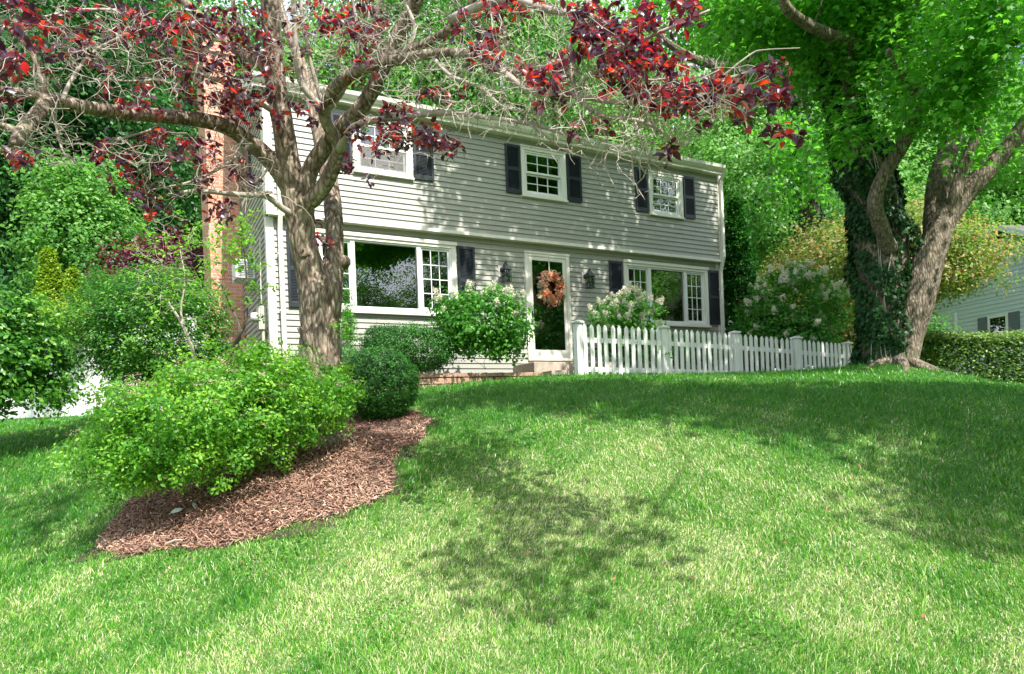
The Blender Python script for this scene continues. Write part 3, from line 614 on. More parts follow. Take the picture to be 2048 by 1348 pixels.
mb = MB(); c = np.mean(BED, 0); k = len(BED); mb.add([(c[0], c[1], RT-.02)]+[(p[0], p[1], RT-.05) for p in BED]+[(p[0], p[1], .1) for p in BED],
     [(0, 1+i, 1+(i+1) % k) for i in range(k)]+[(1+i, 1+k+i, 1+k+(i+1) % k, 1+(i+1) % k) for i in range(k)])
tag(mb.build('planting_bed', M['soil']), 'dark soil bed behind the retaining wall', kind='structure')
BED2 = [hw(8.9, -2.45, 0)[:2], hw(13.4, -2.45, 0)[:2], hw(15.2, -2.0, 0)[:2], hw(15.2, .6, 0)[:2], hw(12.4, 0, 0)[:2], hw(8.9, -.02, 0)[:2]]
sheet('fenced_bed', BED2, M['soil'], .02, 'dark planting bed between the picket fence and the house', step=.3)

# ------------------------------------------------------------------ picket fence
FPX_ = [1154.5, 1326, 1469, 1591, 1694]; FTOP = [641, 651.5, 662, 673, 684]
FP = []
for px, pt in zip(FPX_, FTOP):
    d = ray(px, pt); Y = 9.3/(.8776*1-.4795*d[0]); FP.append(np.array([d[0]*Y, Y, d[2]*Y]))
fence = thing('picket_fence', 'white picket fence running along the bed in front of the house', 'fence', (FP[0][0], FP[0][1], .7))
FO = np.array([FP[0][0], FP[0][1], .7])
fdir = (FP[-1]-FP[0])[:2]; fa = math.atan2(fdir[1], fdir[0]); fdir = fdir/np.linalg.norm(fdir); fnr = np.array([fdir[1], -fdir[0]])
def fpost(p, name='post'):
    h = .055; z1 = p[2]; z0 = min(p[2]-.95, g1(p[0], p[1])-.05); mb = MB()
    def bx(r, a, b): 
        vs = []
        for z in (a, b):
            for sx, sy in ((-1, -1), (1, -1), (1, 1), (-1, 1)): q = p[:2]+fdir*sx*r+fnr*sy*r*-1; vs.append((q[0], q[1], z))
        mb.add(vs, [(0, 3, 2, 1), (4, 5, 6, 7), (0, 1, 5, 4), (1, 2, 6, 5), (2, 3, 7, 6), (3, 0, 4, 7)])
    bx(h, z0, z1-.055); bx(h+.012, z1-.054, z1-.045); bx(h+.028, z1-.044, z1-.018)
    vs = []
    for sx, sy in ((-1, -1), (1, -1), (1, 1), (-1, 1)): q = p[:2]+fdir*sx*(h+.026)+fnr*sy*(h+.026)*-1; vs.append((q[0], q[1], z1-.017))
    mb.add(vs+[(p[0], p[1], z1+.01)], [(0, 1, 4), (1, 2, 4), (2, 3, 4), (3, 0, 4), (0, 3, 2, 1)])
    return mb.build(name, M['white'], fence, off=FO, bevel=.003)
for p in FP: last = fpost(p)
NP = [12, 12, 11, 11]
for k in range(4):
    a, b = FP[k], FP[k+1]; dd = (b-a); L = np.linalg.norm(dd[:2]); ex = dd[:2]/L
    for zo in (-.27, -.76):
        mb = MB(); vs = []
        for t_ in (.056/L, 1-.056/L):
            for oy in (.0, -.035):
                for dz in (-.08, 0): q = a+dd*t_; w_ = q[:2]+fnr*oy; vs.append((w_[0], w_[1], q[2]+zo+dz))
        mb.add(vs, [(0, 4, 5, 1), (2, 3, 7, 6), (1, 5, 7, 3), (0, 2, 6, 4), (0, 1, 3, 2), (4, 6, 7, 5)]); mb.build('rail', M['white'], fence, off=FO)
    for i in range(NP[k]):
        t_ = (i+.5)/NP[k]; t_ = .06/L+(1-.12/L)*t_; q = a+dd*t_; top = q[2]-.05+rng.uniform(-.008, .008); w = .038; zb = min(top-.86, g1(q[0], q[1])+.0)
        zb = max(zb, top-1.0); mb = MB(); vs = []
        lean = rng.normal()*.010
        for oy in (.002, .021):
            for (u, z) in ((-w, zb), (w, zb), (w, top-.055), (.006, top), (-.006, top), (-w, top-.055)):
                c2 = q[:2]+ex*(u+lean*(z-zb))+fnr*oy; vs.append((c2[0], c2[1], z))
        mb.add(vs, [(0, 1, 2, 3, 4, 5)[::-1], (6, 7, 8, 9, 10, 11)]+[(j, (j+1) % 6, 6+(j+1) % 6, 6+j) for j in range(6)])
        mb.build('picket', M['white'], fence, off=FO)
# small framed plaque on the last post
p = FP[-1]; q = p[:2]+fnr*.07+fdir*.02; mb = MB(); t = thing('post_plaque', 'small dark framed plaque on the last fence post', 'plaque', (q[0], q[1], p[2]-.22), fa)
mb = MB(); frame_box(mb, -.03, .03, -.01, .15, .008, -.006, .004); mb.build('plaque_frame', M['black'], t)
mb = MB(); mb.box(-.022, .022, -.002, .004, -.002, .142)
mb.build('plaque_face', M['white'], t)
mb = MB(); 
for i in range(4): mb.box(-.006, .006, -.004, -.0025, .012+i*.034, .030+i*.034)
mb.build('plaque_marks', M['black'], t)

# ------------------------------------------------------------------ white privacy fence at the left
VF = [(-13.4, 14.6), (-11.0, 14.1), (-8.6, 13.7), (-6.2, 13.4)]
vf = thing('privacy_fence', 'white vinyl privacy fence behind the left shrubs', 'fence', (VF[0][0], VF[0][1], .3))
VO = (VF[0][0], VF[0][1], .3)
for a, b in zip(VF[:-1], VF[1:]):
    a = np.array(a); b = np.array(b); L = np.linalg.norm(b-a); ex = (b-a)/L; ny = np.array([ex[1], -ex[0]]); mb = MB()
    za, zb = g1(*a)+.05, g1(*b)+.05; kk = int(L/.15)
    for i in range(kk):
        p, q = a+(b-a)*(i/kk)+ex*.004, a+(b-a)*((i+1)/kk)-ex*.004; z = (za+(zb-za)*i/kk)
        mb.add([(*(p), z), (*(q), z), (*(q), z+1.55), (*(p), z+1.55), (*(p-ny*.02), z), (*(q-ny*.02), z), (*(q-ny*.02), z+1.55), (*(p-ny*.02), z+1.55)], [(0, 1, 2, 3), (4, 7, 6, 5), (0, 3, 7, 4), (1, 5, 6, 2)])
    mb.build('fence_panel', M['white'], vf, off=VO)
    mb = MB()
    for h0, h1 in ((-.02, .13), (1.5, 1.62)):
        vs = [];
        for (p, z) in ((a, za), (b, zb)):
            for oy in (.03, -.04):
                for h in (h0, h1): vs.append((p[0]+ny[0]*oy, p[1]+ny[1]*oy, z+h))
        mb = MB(); mb.add(vs, [(0, 4, 5, 1), (2, 3, 7, 6), (1, 5, 7, 3), (0, 2, 6, 4)]); mb.build('rail', M['white'], vf, off=VO)
for p in VF:
    z = g1(*p); mb = MB(); mb.box(p[0]-.065, p[0]+.065, p[1]-.065, p[1]+.065, z-.1, z+1.75); mb.box(p[0]-.08, p[0]+.08, p[1]-.08, p[1]+.08, z+1.752, z+1.79); mb.build('post', M['white'], vf, off=VO, bevel=.004)

# ------------------------------------------------------------------ shrubs
def shrub(name, label, ells, mat, ncl, per, cr, size, stems=None, stemmat='twig_dark', tpl=T_LEAF, flat=.7, shell=.55, jit=.7, up=.6, out=.6, va=.2, vb=.8, r=None, base=None, nst=60, rst=.012, cat='shrub', stempart='stems', leafpart='foliage', poke=0):
    r = r or np.random.default_rng(abs(hash(label)) % 9999 if False else sum(map(ord, label)))
    cl = clumps(ells, ncl, r, shell); c = np.average([e[:3] for e in ells], 0, weights=[e[3]*e[4]*e[5] for e in ells])
    b = base or (c[0], c[1]); zb = g1(*b) if base is None or len(base) < 3 else base[2]
    if poke: cl = cl+(cl-c)/np.linalg.norm(cl-c, axis=1, keepdims=True)*(np.abs(r.normal(size=(len(cl), 1)))**1.5*poke-.04)
    cl = cl[cl[:, 2] > zb+.03]
    loc = (b[0], b[1], zb); t = thing(name, label, cat, loc)
    P, N = foliage(cl, per, cr, flat, r, c, up, out, jit); keep = P[:, 2] > zb+.02
    v = cvar(cl, per, r, va, vb)
    me = leaf_mesh(name+'_leaves', P[keep]-np.array(loc), r.uniform(.7, 1.2, keep.sum())*size, N[keep], tpl, v[keep], r); link(leafpart, me, M[mat], t)
    nodes = [(b[0]+r.normal()*.03, b[1]+r.normal()*.03, zb-.03+i*.05, rst*1.6) for i in range(4)]
    sub = cl[r.choice(len(cl), min(nst, len(cl)), replace=False)]
    mb, _ = grow(nodes, sub, .15, .03, .0025, 4, rst, r=r, taper=.008); mb.build(stempart, M[stemmat], t, off=loc)
    return t, cl, P, N
def E(px, py, Y, wpx, hpx, dep):    # ellipsoid from a pixel box at distance Y
    c = at(px, py, Y); k = Y/FPX/2; return (c[0], c[1], c[2], wpx*k, dep/2, hpx*k)
# spirea (two masses and low skirt)
sp, cl, P, N = shrub('spirea_bush', 'bright green spirea bush with faded pink flowers in the mulch bed', [E(390, 850, 6.35, 380, 220, 1.7), E(560, 800, 6.75, 290, 190, 1.4), E(265, 900, 6.0, 200, 170, 1.1), E(480, 760, 6.9, 230, 110, 1.2), E(655, 790, 7.0, 120, 110, .7)],
    'spirea', 1250, 40, .07, .042, tpl=T_LEAF, base=(-2.75, 6.5), shell=.5, jit=.75, nst=420, rst=.012, up=.7, stemmat='twig_dark', va=.0, vb=.95, poke=.10)
def tops(cl, n, r, zq=.4, front=True):
    z = cl[:, 2]; y = cl[:, 1]; sc_ = (z-z.min())/(z.max()-z.min())-(y-y.min())/(y.max()-y.min())*.5+r.normal(size=len(cl))*.25
    return cl[np.argsort(-sc_)[:n]]
r9 = np.random.default_rng(9)
fl = tops(cl, 150, r9)+r9.normal(size=(150, 3))*.03+np.array([0, -.03, .07]); P_, N_ = foliage(fl, 30, .034, .3, r9, up=1.2, out=0, jit=.5)
link('flower_heads', leaf_mesh('spirea_flowers', P_-np.array(sp.location), .011, N_, T_PET, cvar(fl, 30, r9, 0, 1, .1), r9), M['spflower'], sp)['kind'] = 'stuff'
shrub('boxwood_ball', 'clipped round boxwood at the top of the mulch bed', [E(757, 768, 8.7, 152, 142, 1.0)], 'boxwood', 1300, 26, .045, .03, shell=.88, jit=.5, out=1.0, up=.3, va=.25, vb=.7)
shrub('boxwood_ball', 'low boxwood half hidden behind the plum trunk', [E(665, 735, 9.2, 190, 80, .9)], 'boxwood', 500, 24, .06, .024, shell=.8, jit=.5, out=1.0, up=.4)
shrub('holly_bush', 'wide dark glossy holly bush under the left picture window', [E(828, 697, 11.55, 185, 92, 1.0), E(770, 690, 11.6, 90, 80, .9)], 'boxwood', 1100, 28, .06, .034, shell=.78, jit=.6, out=.9, up=.4, va=.1, vb=.7, base=(-1.75, 11.7, RT-.05))
shrub('columnar_shrub', 'narrow upright shrub behind the plum trunk', [E(693, 640, 11.6, 32, 190, .35), E(700, 665, 11.6, 34, 110, .35)], 'hyd', 130, 30, .05, .028, shell=.2, base=(-2.72, 11.6, RT-.05), va=.4, vb=1)
# hydrangeas with flower heads
def panicle_mesh():
    r = np.random.default_rng(3); n = 170; h = r.uniform(0, 1, n)**1.2; a_ = r.uniform(0, 6.28, n); rad = .066*(1-h*.72)*r.uniform(.35, 1.2, n)
    P_ = np.stack([np.cos(a_)*rad, np.sin(a_)*rad, h*.105], 1); N_ = P_*np.array([1, 1, .3])*12+np.array([0, 0, .4])+r.normal(size=(n, 3))*.4
    return leaf_mesh('panicle', P_, r.uniform(.012, .022, n), N_, T_PET, r.uniform(0, 1, n), r)
PAN = panicle_mesh(); PAN.materials.append(M['panicle'])
def blooms(t, cl, n, r, sc=1.0, lo=.3):
    z = cl[:, 2]; f = tops(cl, n, r); c = cl.mean(0)
    for q in f:
        o = bpy.data.objects.new('flower_head', PAN); COL.objects.link(o); o.parent = t
        d = Vector((q[0]-c[0], q[1]-c[1]-.1, (q[2]-c[2])*1.0+.25)).normalized(); o.location = Vector(q)+d*.09-Vector(t.location)
        o.rotation_euler = (d+Vector((r.normal()*.25, r.normal()*.25, .1))).to_track_quat('Z', 'Y').to_euler(); s = r.uniform(.75, 1.25)*sc; o.scale = (s, s, s*r.uniform(.9, 1.3))
ra = np.random.default_rng(21)
t, cl, P, N = shrub('hydrangea', 'green hydrangea with white blooms left of the front door', [E(967, 645, 11.75, 180, 145, 1.3), E(905, 640, 11.75, 90, 110, 1.0), E(1020, 660, 11.7, 80, 120, .9)], 'hyd', 420, 17, .11, .085, shell=.55, base=(-.42, 11.95, RT-.05), jit=.55, nst=90, rst=.02)
blooms(t, cl, 30, ra)
t, cl, P, N = shrub('hydrangea', 'hydrangea heavy with cream blooms behind the picket fence', [E(1250, 640, 12.6, 150, 105, 1.1), E(1215, 665, 12.5, 80, 90, .9), E(1290, 690, 12.5, 110, 90, .9)], 'hyd', 300, 17, .11, .08, shell=.5, jit=.55, va=.4, vb=1, base=(2.0, 12.7))
blooms(t, cl, 60, ra, 1.05)
t, cl, P, N = shrub('hydrangea', 'largest hydrangea, right of the house corner, covered in cream blooms', [E(1585, 625, 15.6, 210, 190, 2.2), E(1560, 680, 15.4, 190, 140, 2.0)], 'hyd', 600, 22, .14, .09, shell=.6, jit=.55, va=.15, vb=.75, nst=80, rst=.025)
blooms(t, cl, 120, ra, 1.1)
shrub('foundation_shrub', 'low green shrub under the right picture window', [E(1385, 700, 14.2, 110, 80, .8)], 'hyd', 160, 24, .08, .045, shell=.4)
shrub('foundation_shrub', 'low leafy shrub at the right house corner behind the fence', [E(1470, 705, 14.6, 90, 70, .8)], 'vib', 130, 24, .08, .045, shell=.4)
shrub('viburnum', 'large rounded dark green shrub in front of the white fence', [E(330, 660, 11.0, 250, 270, 2.3), E(245, 650, 11.1, 190, 210, 2.0), E(380, 730, 10.8, 160, 170, 1.5), E(205, 690, 11.0, 110, 120, 1.2), E(300, 760, 10.9, 170, 120, 1.4)], 'vib', 1150, 30, .11, .058, shell=.7, jit=.45, up=1.0, va=.1, vb=.85, base=(-5.9, 11.0), rst=.025)
shrub('rhododendron', 'glossy rhododendron mass at the left edge of the lawn', [E(20, 690, 9.6, 190, 230, 1.9), E(75, 740, 9.5, 110, 160, 1.4), E(-60, 700, 9.3, 200, 280, 2)], 'vib', 620, 24, .11, .085, shell=.65, jit=.5, va=.1, vb=.9, base=(-7.2, 9.6), rst=.03)
shrub('reddish_shrub', 'reddish green shrub between the last fence post and the ivy trunk', [E(1715, 660, 16.2, 110, 130, 1.4), E(1690, 700, 16.2, 120, 90, 1.4)], 'jmaple', 300, 26, .14, .07, shell=.4, up=.8)
shrub('understory_shrub', 'dark leafy shrub far behind the large hydrangea', [E(1640, 640, 21, 330, 190, 3.0), E(1760, 690, 21, 260, 120, 3.0)], 'far_a', 420, 60, .3, .11, shell=.4, tpl=T_RH)
# leggy shrubs in front of the chimney
def leggy(name, label, base, trunk, tips, mat, leafmat, leafn, seed, lsz=.08, rt=.022):
    r = np.random.default_rng(seed); loc = (base[0], base[1], g1(*base)); t = thing(name, label, 'shrub', loc)
    nodes = []; mb = MB()
    for tr in trunk:
        p = dense([(*at(*q[:3]), q[3]) for q in tr], 5); mb.tube(p[:, :3], p[:, 3], 6); nodes += [tuple(x_) for x_ in p]
    tg = []
    for (px, py, Y, rx, ry, n) in tips:
        a_ = r.uniform(0, 6.28, n); q = np.sqrt(r.uniform(0, 1, n)); tg += [at(px+rx*math.cos(i)*j, py+ry*math.sin(i)*j, Y+r.normal()*.25) for i, j in zip(a_, q)]
    mb, tp = grow(nodes, tg, .12, .045, .003, 4, .012, mb=mb, r=r, taper=.010)
    mb.build('stems', M[mat], t, off=loc)
    use = tp[:] if leafn >= len(tp) else [tp[i] for i in r.choice(len(tp), leafn, replace=False)]
    c = np.array([u[0] for u in use]); P_, N_ = foliage(c, 11, .05, .5, r, up=1.0, out=.3, jit=.5)
    link('foliage', leaf_mesh(name+'_lv', P_-np.array(loc), r.uniform(.7, 1.2, len(P_))*lsz, N_, T_LEAF, cvar(c, 11, r, .4, 1), r), M[leafmat], t)
    return t
leggy('leggy_rhododendron', 'leggy shrub with pale branching stems left of the chimney', at(395, 760, 9.4)[:2], [[(392, 760, 9.4, .03), (385, 700, 9.4, .025), (365, 650, 9.4, .02), (335, 600, 9.4, .012)], [(378, 680, 9.4, .018), (362, 625, 9.4, .014), (370, 560, 9.4, .010), (360, 500, 9.5, .007)]],
      [(330, 500, 9.4, 70, 90, 60), (400, 520, 9.3, 60, 80, 50), (310, 580, 9.4, 55, 60, 35), (400, 600, 9.4, 50, 60, 25)], 'twig_pale', 'spirea', 70, 4, .06)
leggy('leggy_rhododendron', 'leggy dark-stemmed shrub standing against the brick chimney', at(460, 770, 9.0)[:2], [[(455, 770, 9.0, .03), (465, 700, 9.0, .026), (492, 640, 9.0, .02), (493, 560, 9.0, .015), (488, 500, 9.0, .010)], [(470, 720, 9.0, .022), (480, 660, 9.1, .018), (455, 600, 9.1, .012), (440, 560, 9.1, .008)]],
      [(470, 480, 9.0, 45, 45, 60), (445, 550, 9.0, 40, 70, 40), (510, 560, 9.0, 30, 80, 35), (530, 620, 9.0, 40, 60, 14), (500, 450, 9.0, 35, 35, 30)], 'twig_dark', 'spirea', 62, 7, .065)
# conifers
def conifer(label, px, ptop, pbot, Y, wpx, mat, seed, n=800, grp=None, zb=None, size=.075):
    r = np.random.default_rng(seed); top = at(px, ptop, Y); bot = at(px, pbot, Y); rad = wpx*Y/FPX/2; zb = g1(bot[0], bot[1]) if zb is None else zb; H = top[2]-zb
    loc = (top[0], top[1], zb); t = thing('arborvitae', label, 'conifer', loc, 0, grp)
    h = r.uniform(0, 1, n)**1.15; rr = rad*np.minimum(1, ((1-h)*1.25+.015))**.8*r.uniform(.72, 1.03, n); a_ = r.uniform(0, 6.28, n)
    lob = 1+.10*np.sin(a_*5+h*9); cl = np.stack([np.cos(a_)*rr*lob, np.sin(a_)*rr*lob, h*H*.98+.05], 1)
    P_, N_ = foliage(cl, 26, .085, 1.5, r, center=np.array([0, 0, H*.3]), up=.2, out=1.0, jit=.6)
    ud = np.repeat(np.stack([np.cos(a_)*.5, np.sin(a_)*.5, np.ones(n)], 1), 26, 0)
    link('foliage', leaf_mesh('spray', P_, r.uniform(.6, 1.2, len(P_))*size, N_, T_RH, cvar(cl, 26, r, .15, .85), r, ud), M[mat], t)
    mb = MB(); mb.tube([(0, 0, -.05), (0, 0, H*.7)], [.07, .01], 8); mb.build('trunk', M['bark_far'], t); return t
conifer('tall dark green arborvitae beside the right house corner', 1470, 400, 730, 17.2, 100, 'arbdark', 31, 1500)
conifer('taller of two golden arborvitaes behind the left shrubs', 97, 503, 680, 15.6, 82, 'arbgold', 32, 900, 'golden arborvitaes behind the left shrubs')
conifer('shorter golden arborvitae beside the taller one', 145, 542, 690, 15.2, 48, 'arbgold', 33, 500, 'golden arborvitaes behind the left shrubs')
shrub('golden_shrub', 'loose yellow-green shrub at the foot of the golden arborvitaes', [E(115, 640, 13.2, 130, 90, 1.2)], 'arbgold', 200, 26, .12, .06, shell=.3, base=tuple(at(115, 760, 13.2)[:2]))
# hedge at the right
hA, hB = np.array([10.6, 18.9]), np.array([19.0, 17.6]); rh = np.random.default_rng(41)
loc = (hA[0], hA[1], g1(*hA)); hedge = thing('yew_hedge', 'long clipped yew hedge in front of the neighbouring house', 'hedge', loc); n = 2600
tt = rh.uniform(0, 1, n); fc = rh.uniform(0, 1, n) < .45; hh = np.where(fc, 1.0+rh.normal(size=n)*.03, rh.uniform(.05, 1, n)); oy = np.where(fc, rh.uniform(-.5, .5, n), -.5+rh.normal(size=n)*.05)
hc = hA+(hB-hA)*tt[:, None]; dn = (hB-hA)/np.linalg.norm(hB-hA); nn = np.array([-dn[1], dn[0]]); hc = hc+nn*oy[:, None]
cl = np.stack([hc[:, 0], hc[:, 1], gz(hc[:, 0], hc[:, 1])+hh*(1.22+.05*np.sin(tt*17))], 1)
P_, N_ = foliage(cl, 22, .12, .7, rh, center=np.array([15, 19.5, -.5]), up=.9, out=.4, jit=.6)
v = np.clip(cvar(cl, 22, rh, .1, .6)+np.repeat(np.where(fc, .3, 0), 22), 0, 1)
link('foliage', leaf_mesh('hedge_leaves', P_-np.array(loc), rh.uniform(.05, .1, len(P_)), N_, T_RH, v, rh), M['hedge'], hedge)
mb = MB()
for i in range(26):
    c = hA+(hB-hA)*(i+.5)/26; z = g1(*c); mb.tube([(c[0], c[1], z-.05), (c[0]+rh.normal()*.1, c[1]+rh.normal()*.1, z+.9)], [.03, .012], 5)
mb.build('stems', M['bark_far'], hedge, off=loc)

# ------------------------------------------------------------------ trees
def tree_data(name, H, ells, mat, ncl, per, cr, size, seed, tr=.22, lean=(0, 0), tpl=T_RH):
    r = np.random.default_rng(seed); cl = clumps(ells, ncl, r, .45); P, N = foliage(cl, per, cr, .6, r, center=np.average([e[:3] for e in ells], 0), up=.7, out=.6)
    me = leaf_mesh(name+'_crown', P, r.uniform(.7, 1.25, len(P))*size, N, tpl, cvar(cl, per, r, .1, .9), r); me.materials.append(M[mat])
    p = dense([(0, 0, -.4, tr*1.3), (lean[0]*.2, lean[1]*.2, H*.25, tr), (lean[0]*.6, lean[1]*.6, H*.5, tr*.7), (lean[0], lean[1], H*.85, tr*.2)], 6)
    mb = MB(); mb.tube(p[:, :3], p[:, 3], 9, rough=.1, seed=seed); sub = cl[r.choice(len(cl), min(70, len(cl)), replace=False)]
    mb, _ = grow([tuple(q) for q in p[5:]], sub, .6, .15, .015, 5, tr*.45, mb=mb, r=r, taper=.02)
    mt = bpy.data.meshes.new(name+'_trunk'); mt.from_pydata(mb.v, [], mb.f); mt.materials.append(M['bark_far']); return me, mt
def put_tree(name, label, data, loc, s=1.0, rz=0, grp=None, sz=None):
    t = thing(name, label, 'tree', (loc[0], loc[1], g1(loc[0], loc[1]) if len(loc) < 3 else loc[2]), rz, grp); t.scale = (s, s, sz or s)
    link('crown', data[0], None, t); link('trunk', data[1], None, t); return t
full = lambda H, w: [(0, 0, H*.62, w, w, H*.36), (w*.4, w*.2, H*.42, w*.75, w*.75, H*.25), (-w*.4, -w*.1, H*.5, w*.7, w*.7, H*.25), (0, -w*.3, H*.3, w*.7, w*.6, H*.18)]
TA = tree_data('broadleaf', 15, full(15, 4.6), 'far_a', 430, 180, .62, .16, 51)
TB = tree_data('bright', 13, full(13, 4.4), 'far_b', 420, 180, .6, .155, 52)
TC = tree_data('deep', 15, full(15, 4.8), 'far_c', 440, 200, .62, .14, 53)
G = 'woodland trees behind the house'
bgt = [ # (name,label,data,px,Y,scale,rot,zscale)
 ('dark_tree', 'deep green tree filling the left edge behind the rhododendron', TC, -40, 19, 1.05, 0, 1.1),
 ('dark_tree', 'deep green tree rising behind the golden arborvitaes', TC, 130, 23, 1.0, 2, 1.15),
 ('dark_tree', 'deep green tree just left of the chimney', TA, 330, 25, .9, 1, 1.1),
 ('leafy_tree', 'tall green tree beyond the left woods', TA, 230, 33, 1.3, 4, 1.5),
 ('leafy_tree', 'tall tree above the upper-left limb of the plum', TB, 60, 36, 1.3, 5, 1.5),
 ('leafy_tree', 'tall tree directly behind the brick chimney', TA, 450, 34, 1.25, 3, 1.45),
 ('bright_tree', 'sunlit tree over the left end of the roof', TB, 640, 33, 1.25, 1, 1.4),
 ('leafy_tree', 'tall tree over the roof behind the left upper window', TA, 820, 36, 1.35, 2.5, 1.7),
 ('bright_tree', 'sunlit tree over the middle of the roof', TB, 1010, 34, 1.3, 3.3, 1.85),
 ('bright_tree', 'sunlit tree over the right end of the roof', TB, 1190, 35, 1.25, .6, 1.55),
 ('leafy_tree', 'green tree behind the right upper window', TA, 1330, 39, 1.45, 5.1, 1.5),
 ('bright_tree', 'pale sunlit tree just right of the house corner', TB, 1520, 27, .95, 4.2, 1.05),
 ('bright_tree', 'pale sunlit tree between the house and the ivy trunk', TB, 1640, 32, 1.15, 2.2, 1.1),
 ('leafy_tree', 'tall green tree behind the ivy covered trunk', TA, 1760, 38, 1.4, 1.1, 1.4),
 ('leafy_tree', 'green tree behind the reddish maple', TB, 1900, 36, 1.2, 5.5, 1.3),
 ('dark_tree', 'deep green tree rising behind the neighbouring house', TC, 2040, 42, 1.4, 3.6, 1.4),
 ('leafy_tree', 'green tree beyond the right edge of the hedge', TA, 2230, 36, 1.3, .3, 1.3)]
for nm, lb, dt, px, Y, s, rz, szz in bgt:
    x_ = ray(px, 700)[0]*Y; put_tree(nm, lb, dt, (x_, Y), s, rz, G, szz)
# pale-leaved tree at the left standing in front of the dark ones
TD = tree_data('young', 6.6, [(0, 0, 4.0, 1.45, 1.2, 2.1), (.35, 0, 2.9, 1.3, 1.1, 1.4), (-.5, 0, 5.1, .9, .9, 1.2)], 'far_b', 260, 90, .3, .12, 57, .09)
c = at(165, 400, 17.0); put_tree('young_tree', 'lighter green young tree in front of the dark woods at the left', TD, (c[0], c[1]), 1.0, 0)
TP = tree_data('purple', 4.3, [(0, 0, 2.6, 1.6, 1.3, 1.35), (1.0, 0, 2.5, 1.2, 1, 1.1), (-.9, 0, 2.4, .9, .9, 1.0)], 'purple', 220, 80, .26, .085, 58, .07)
c = at(340, 600, 16.2); put_tree('purple_tree', 'dark purple-leaved small tree left of the chimney', TP, (c[0], c[1], .9), 1.0, 0)
TJ = tree_data('jmaple', 4.6, [(0, 0, 3.1, 2.9, 2.0, 1.2), (-1.9, 0, 2.5, 1.5, 1.4, 1.3), (1.7, 0, 2.9, 1.4, 1.2, 1.0), (-.4, 0, 3.8, 2.0, 1.5, .9)], 'jmaple', 520, 60, .26, .095, 59, .12, tpl=T_LEAF)
c = at(1790, 600, 17.4); put_tree('red_tinged_maple', 'low spreading maple with reddish green leaves behind the ivy trunk', TJ, (c[0], c[1], .62), 1.0, 0)
c = at(1560, 500, 20.5); put_tree('red_tinged_maple', 'farther reddish green maple showing above the white hydrangea', TJ, (c[0]+1.2, c[1], .8), .98, 2.0)
# trees on the street side, reflected in the windows and shading the lawn
G2 = 'street side trees behind the camera'
for nm, lb, dt, x_, y_, s, rz in [('street_tree', 'street tree reflected in the left picture window', TA, 15.5, -7.5, .85, 1), ('street_tree', 'street tree reflected in the door glass', TB, 22, -12, .9, 2),
    ('street_tree', 'street tree reflected in the right picture window', TA, 25, -6.5, 1.0, 4), ('street_tree', 'distant street tree reflected high in the upper windows', TC, 19, -22, 1.2, 3), ('street_tree', 'willow-like tree across the road to the right', TB, 35, -6, 1.0, 5),
    ('street_tree', 'street tree behind the camera to the left', TA, -9, -14, 1.0, 0), ('street_tree', 'willow-like tree beyond the right edge of the lawn', TB, 27, 9.5, .75, 0), ('street_tree', 'tall tree beyond the right end of the hedge', TA, 36, 4, 1.2, 1), ('street_tree', 'broad tree across the road reflected in the front windows', TB, 26, 1.5, 1.0, 2)]:
    put_tree(nm, lb, dt, (x_, y_), s, rz, G2)

_ts = [(3.5, 5.5, 8, 1.3, .9, .5), (5.3, 4.7, 8, 1.5, 1.2, .5), (7.4, 3.9, 8, 1.8, 1.4, .6), (9.4, 3.4, 8, 1.5, 1.5, .6), (8.1, 1.9, 7, 1.0, .8, .5), (7.9, .8, 7, .8, .7, .5), (9.6, 1.6, 7.4, 1.2, 1.4, .7), (11.2, 2.5, 8.4, 2, 2, 1.2), (3.5, 1.65, 5.5, 1.15, .42, .20), (3.1, .9, 5.5, .5, .3, .15), (2.1, 4.0, 5.2, .5, .5, .10)]  # unseen crown, its lobes placed sunward to cast the lawn's shade patches
TS = tree_data('near_street', 9.5, [(a-11.4-.07*c_, b-2.5-.054*c_, c_+1.2, d, e_, f_) for a, b, c_, d, e_, f_ in _ts], 'maple', 640, 52, .33, .15, 60, .2, lean=(-.4, .3), tpl=T_STAR)
put_tree('street_tree', 'nearest street tree right of the camera, unseen, crown shaped to shade the lawn', TS, (11.4, 2.5, -1.2), 1.0, 0, G2)
# ---- the ivy-clad maple
rm = np.random.default_rng(71)
mp0 = at(1785, 742, 12.2); loc = (mp0[0], mp0[1], g1(mp0[0], mp0[1])); maple = thing('maple_tree', 'large maple at the right with one ivy-clad stem and a spreading green crown', 'tree', loc)
def L(pts, n=6): return dense([(*at(a, b, Y), r_) for a, b, Y, r_ in pts], n)
zofs = 0
ivystem = L([(1770, 765, 12.35, .40), (1764, 700, 12.35, .33), (1766, 600, 12.4, .39), (1764, 500, 12.5, .43), (1750, 420, 12.55, .42), (1728, 340, 12.6, .38), (1700, 250, 12.8, .32), (1672, 150, 13.0, .26), (1640, 40, 13.2, .2), (1600, -120, 13.4, .12)], 10)
right = L([(1806, 768, 12.15, .40), (1800, 735, 12.15, .29), (1811, 680, 12.15, .26), (1830, 620, 12.1, .255), (1846, 560, 12.1, .255), (1863, 500, 12.1, .24), (1886, 445, 12.1, .205), (1922, 398, 12.1, .17), (1968, 348, 12.0, .16), (2012, 300, 11.9, .14), (2075, 210, 11.7, .12), (2150, 60, 11.4, .09)], 10)
mid = L([(1872, 490, 12.2, .2), (1872, 430, 12.4, .20), (1878, 360, 12.7, .19), (1900, 290, 12.9, .16), (1918, 200, 13.0, .14), (1935, 60, 13.2, .11), (1950, -120, 13.2, .07)], 8)
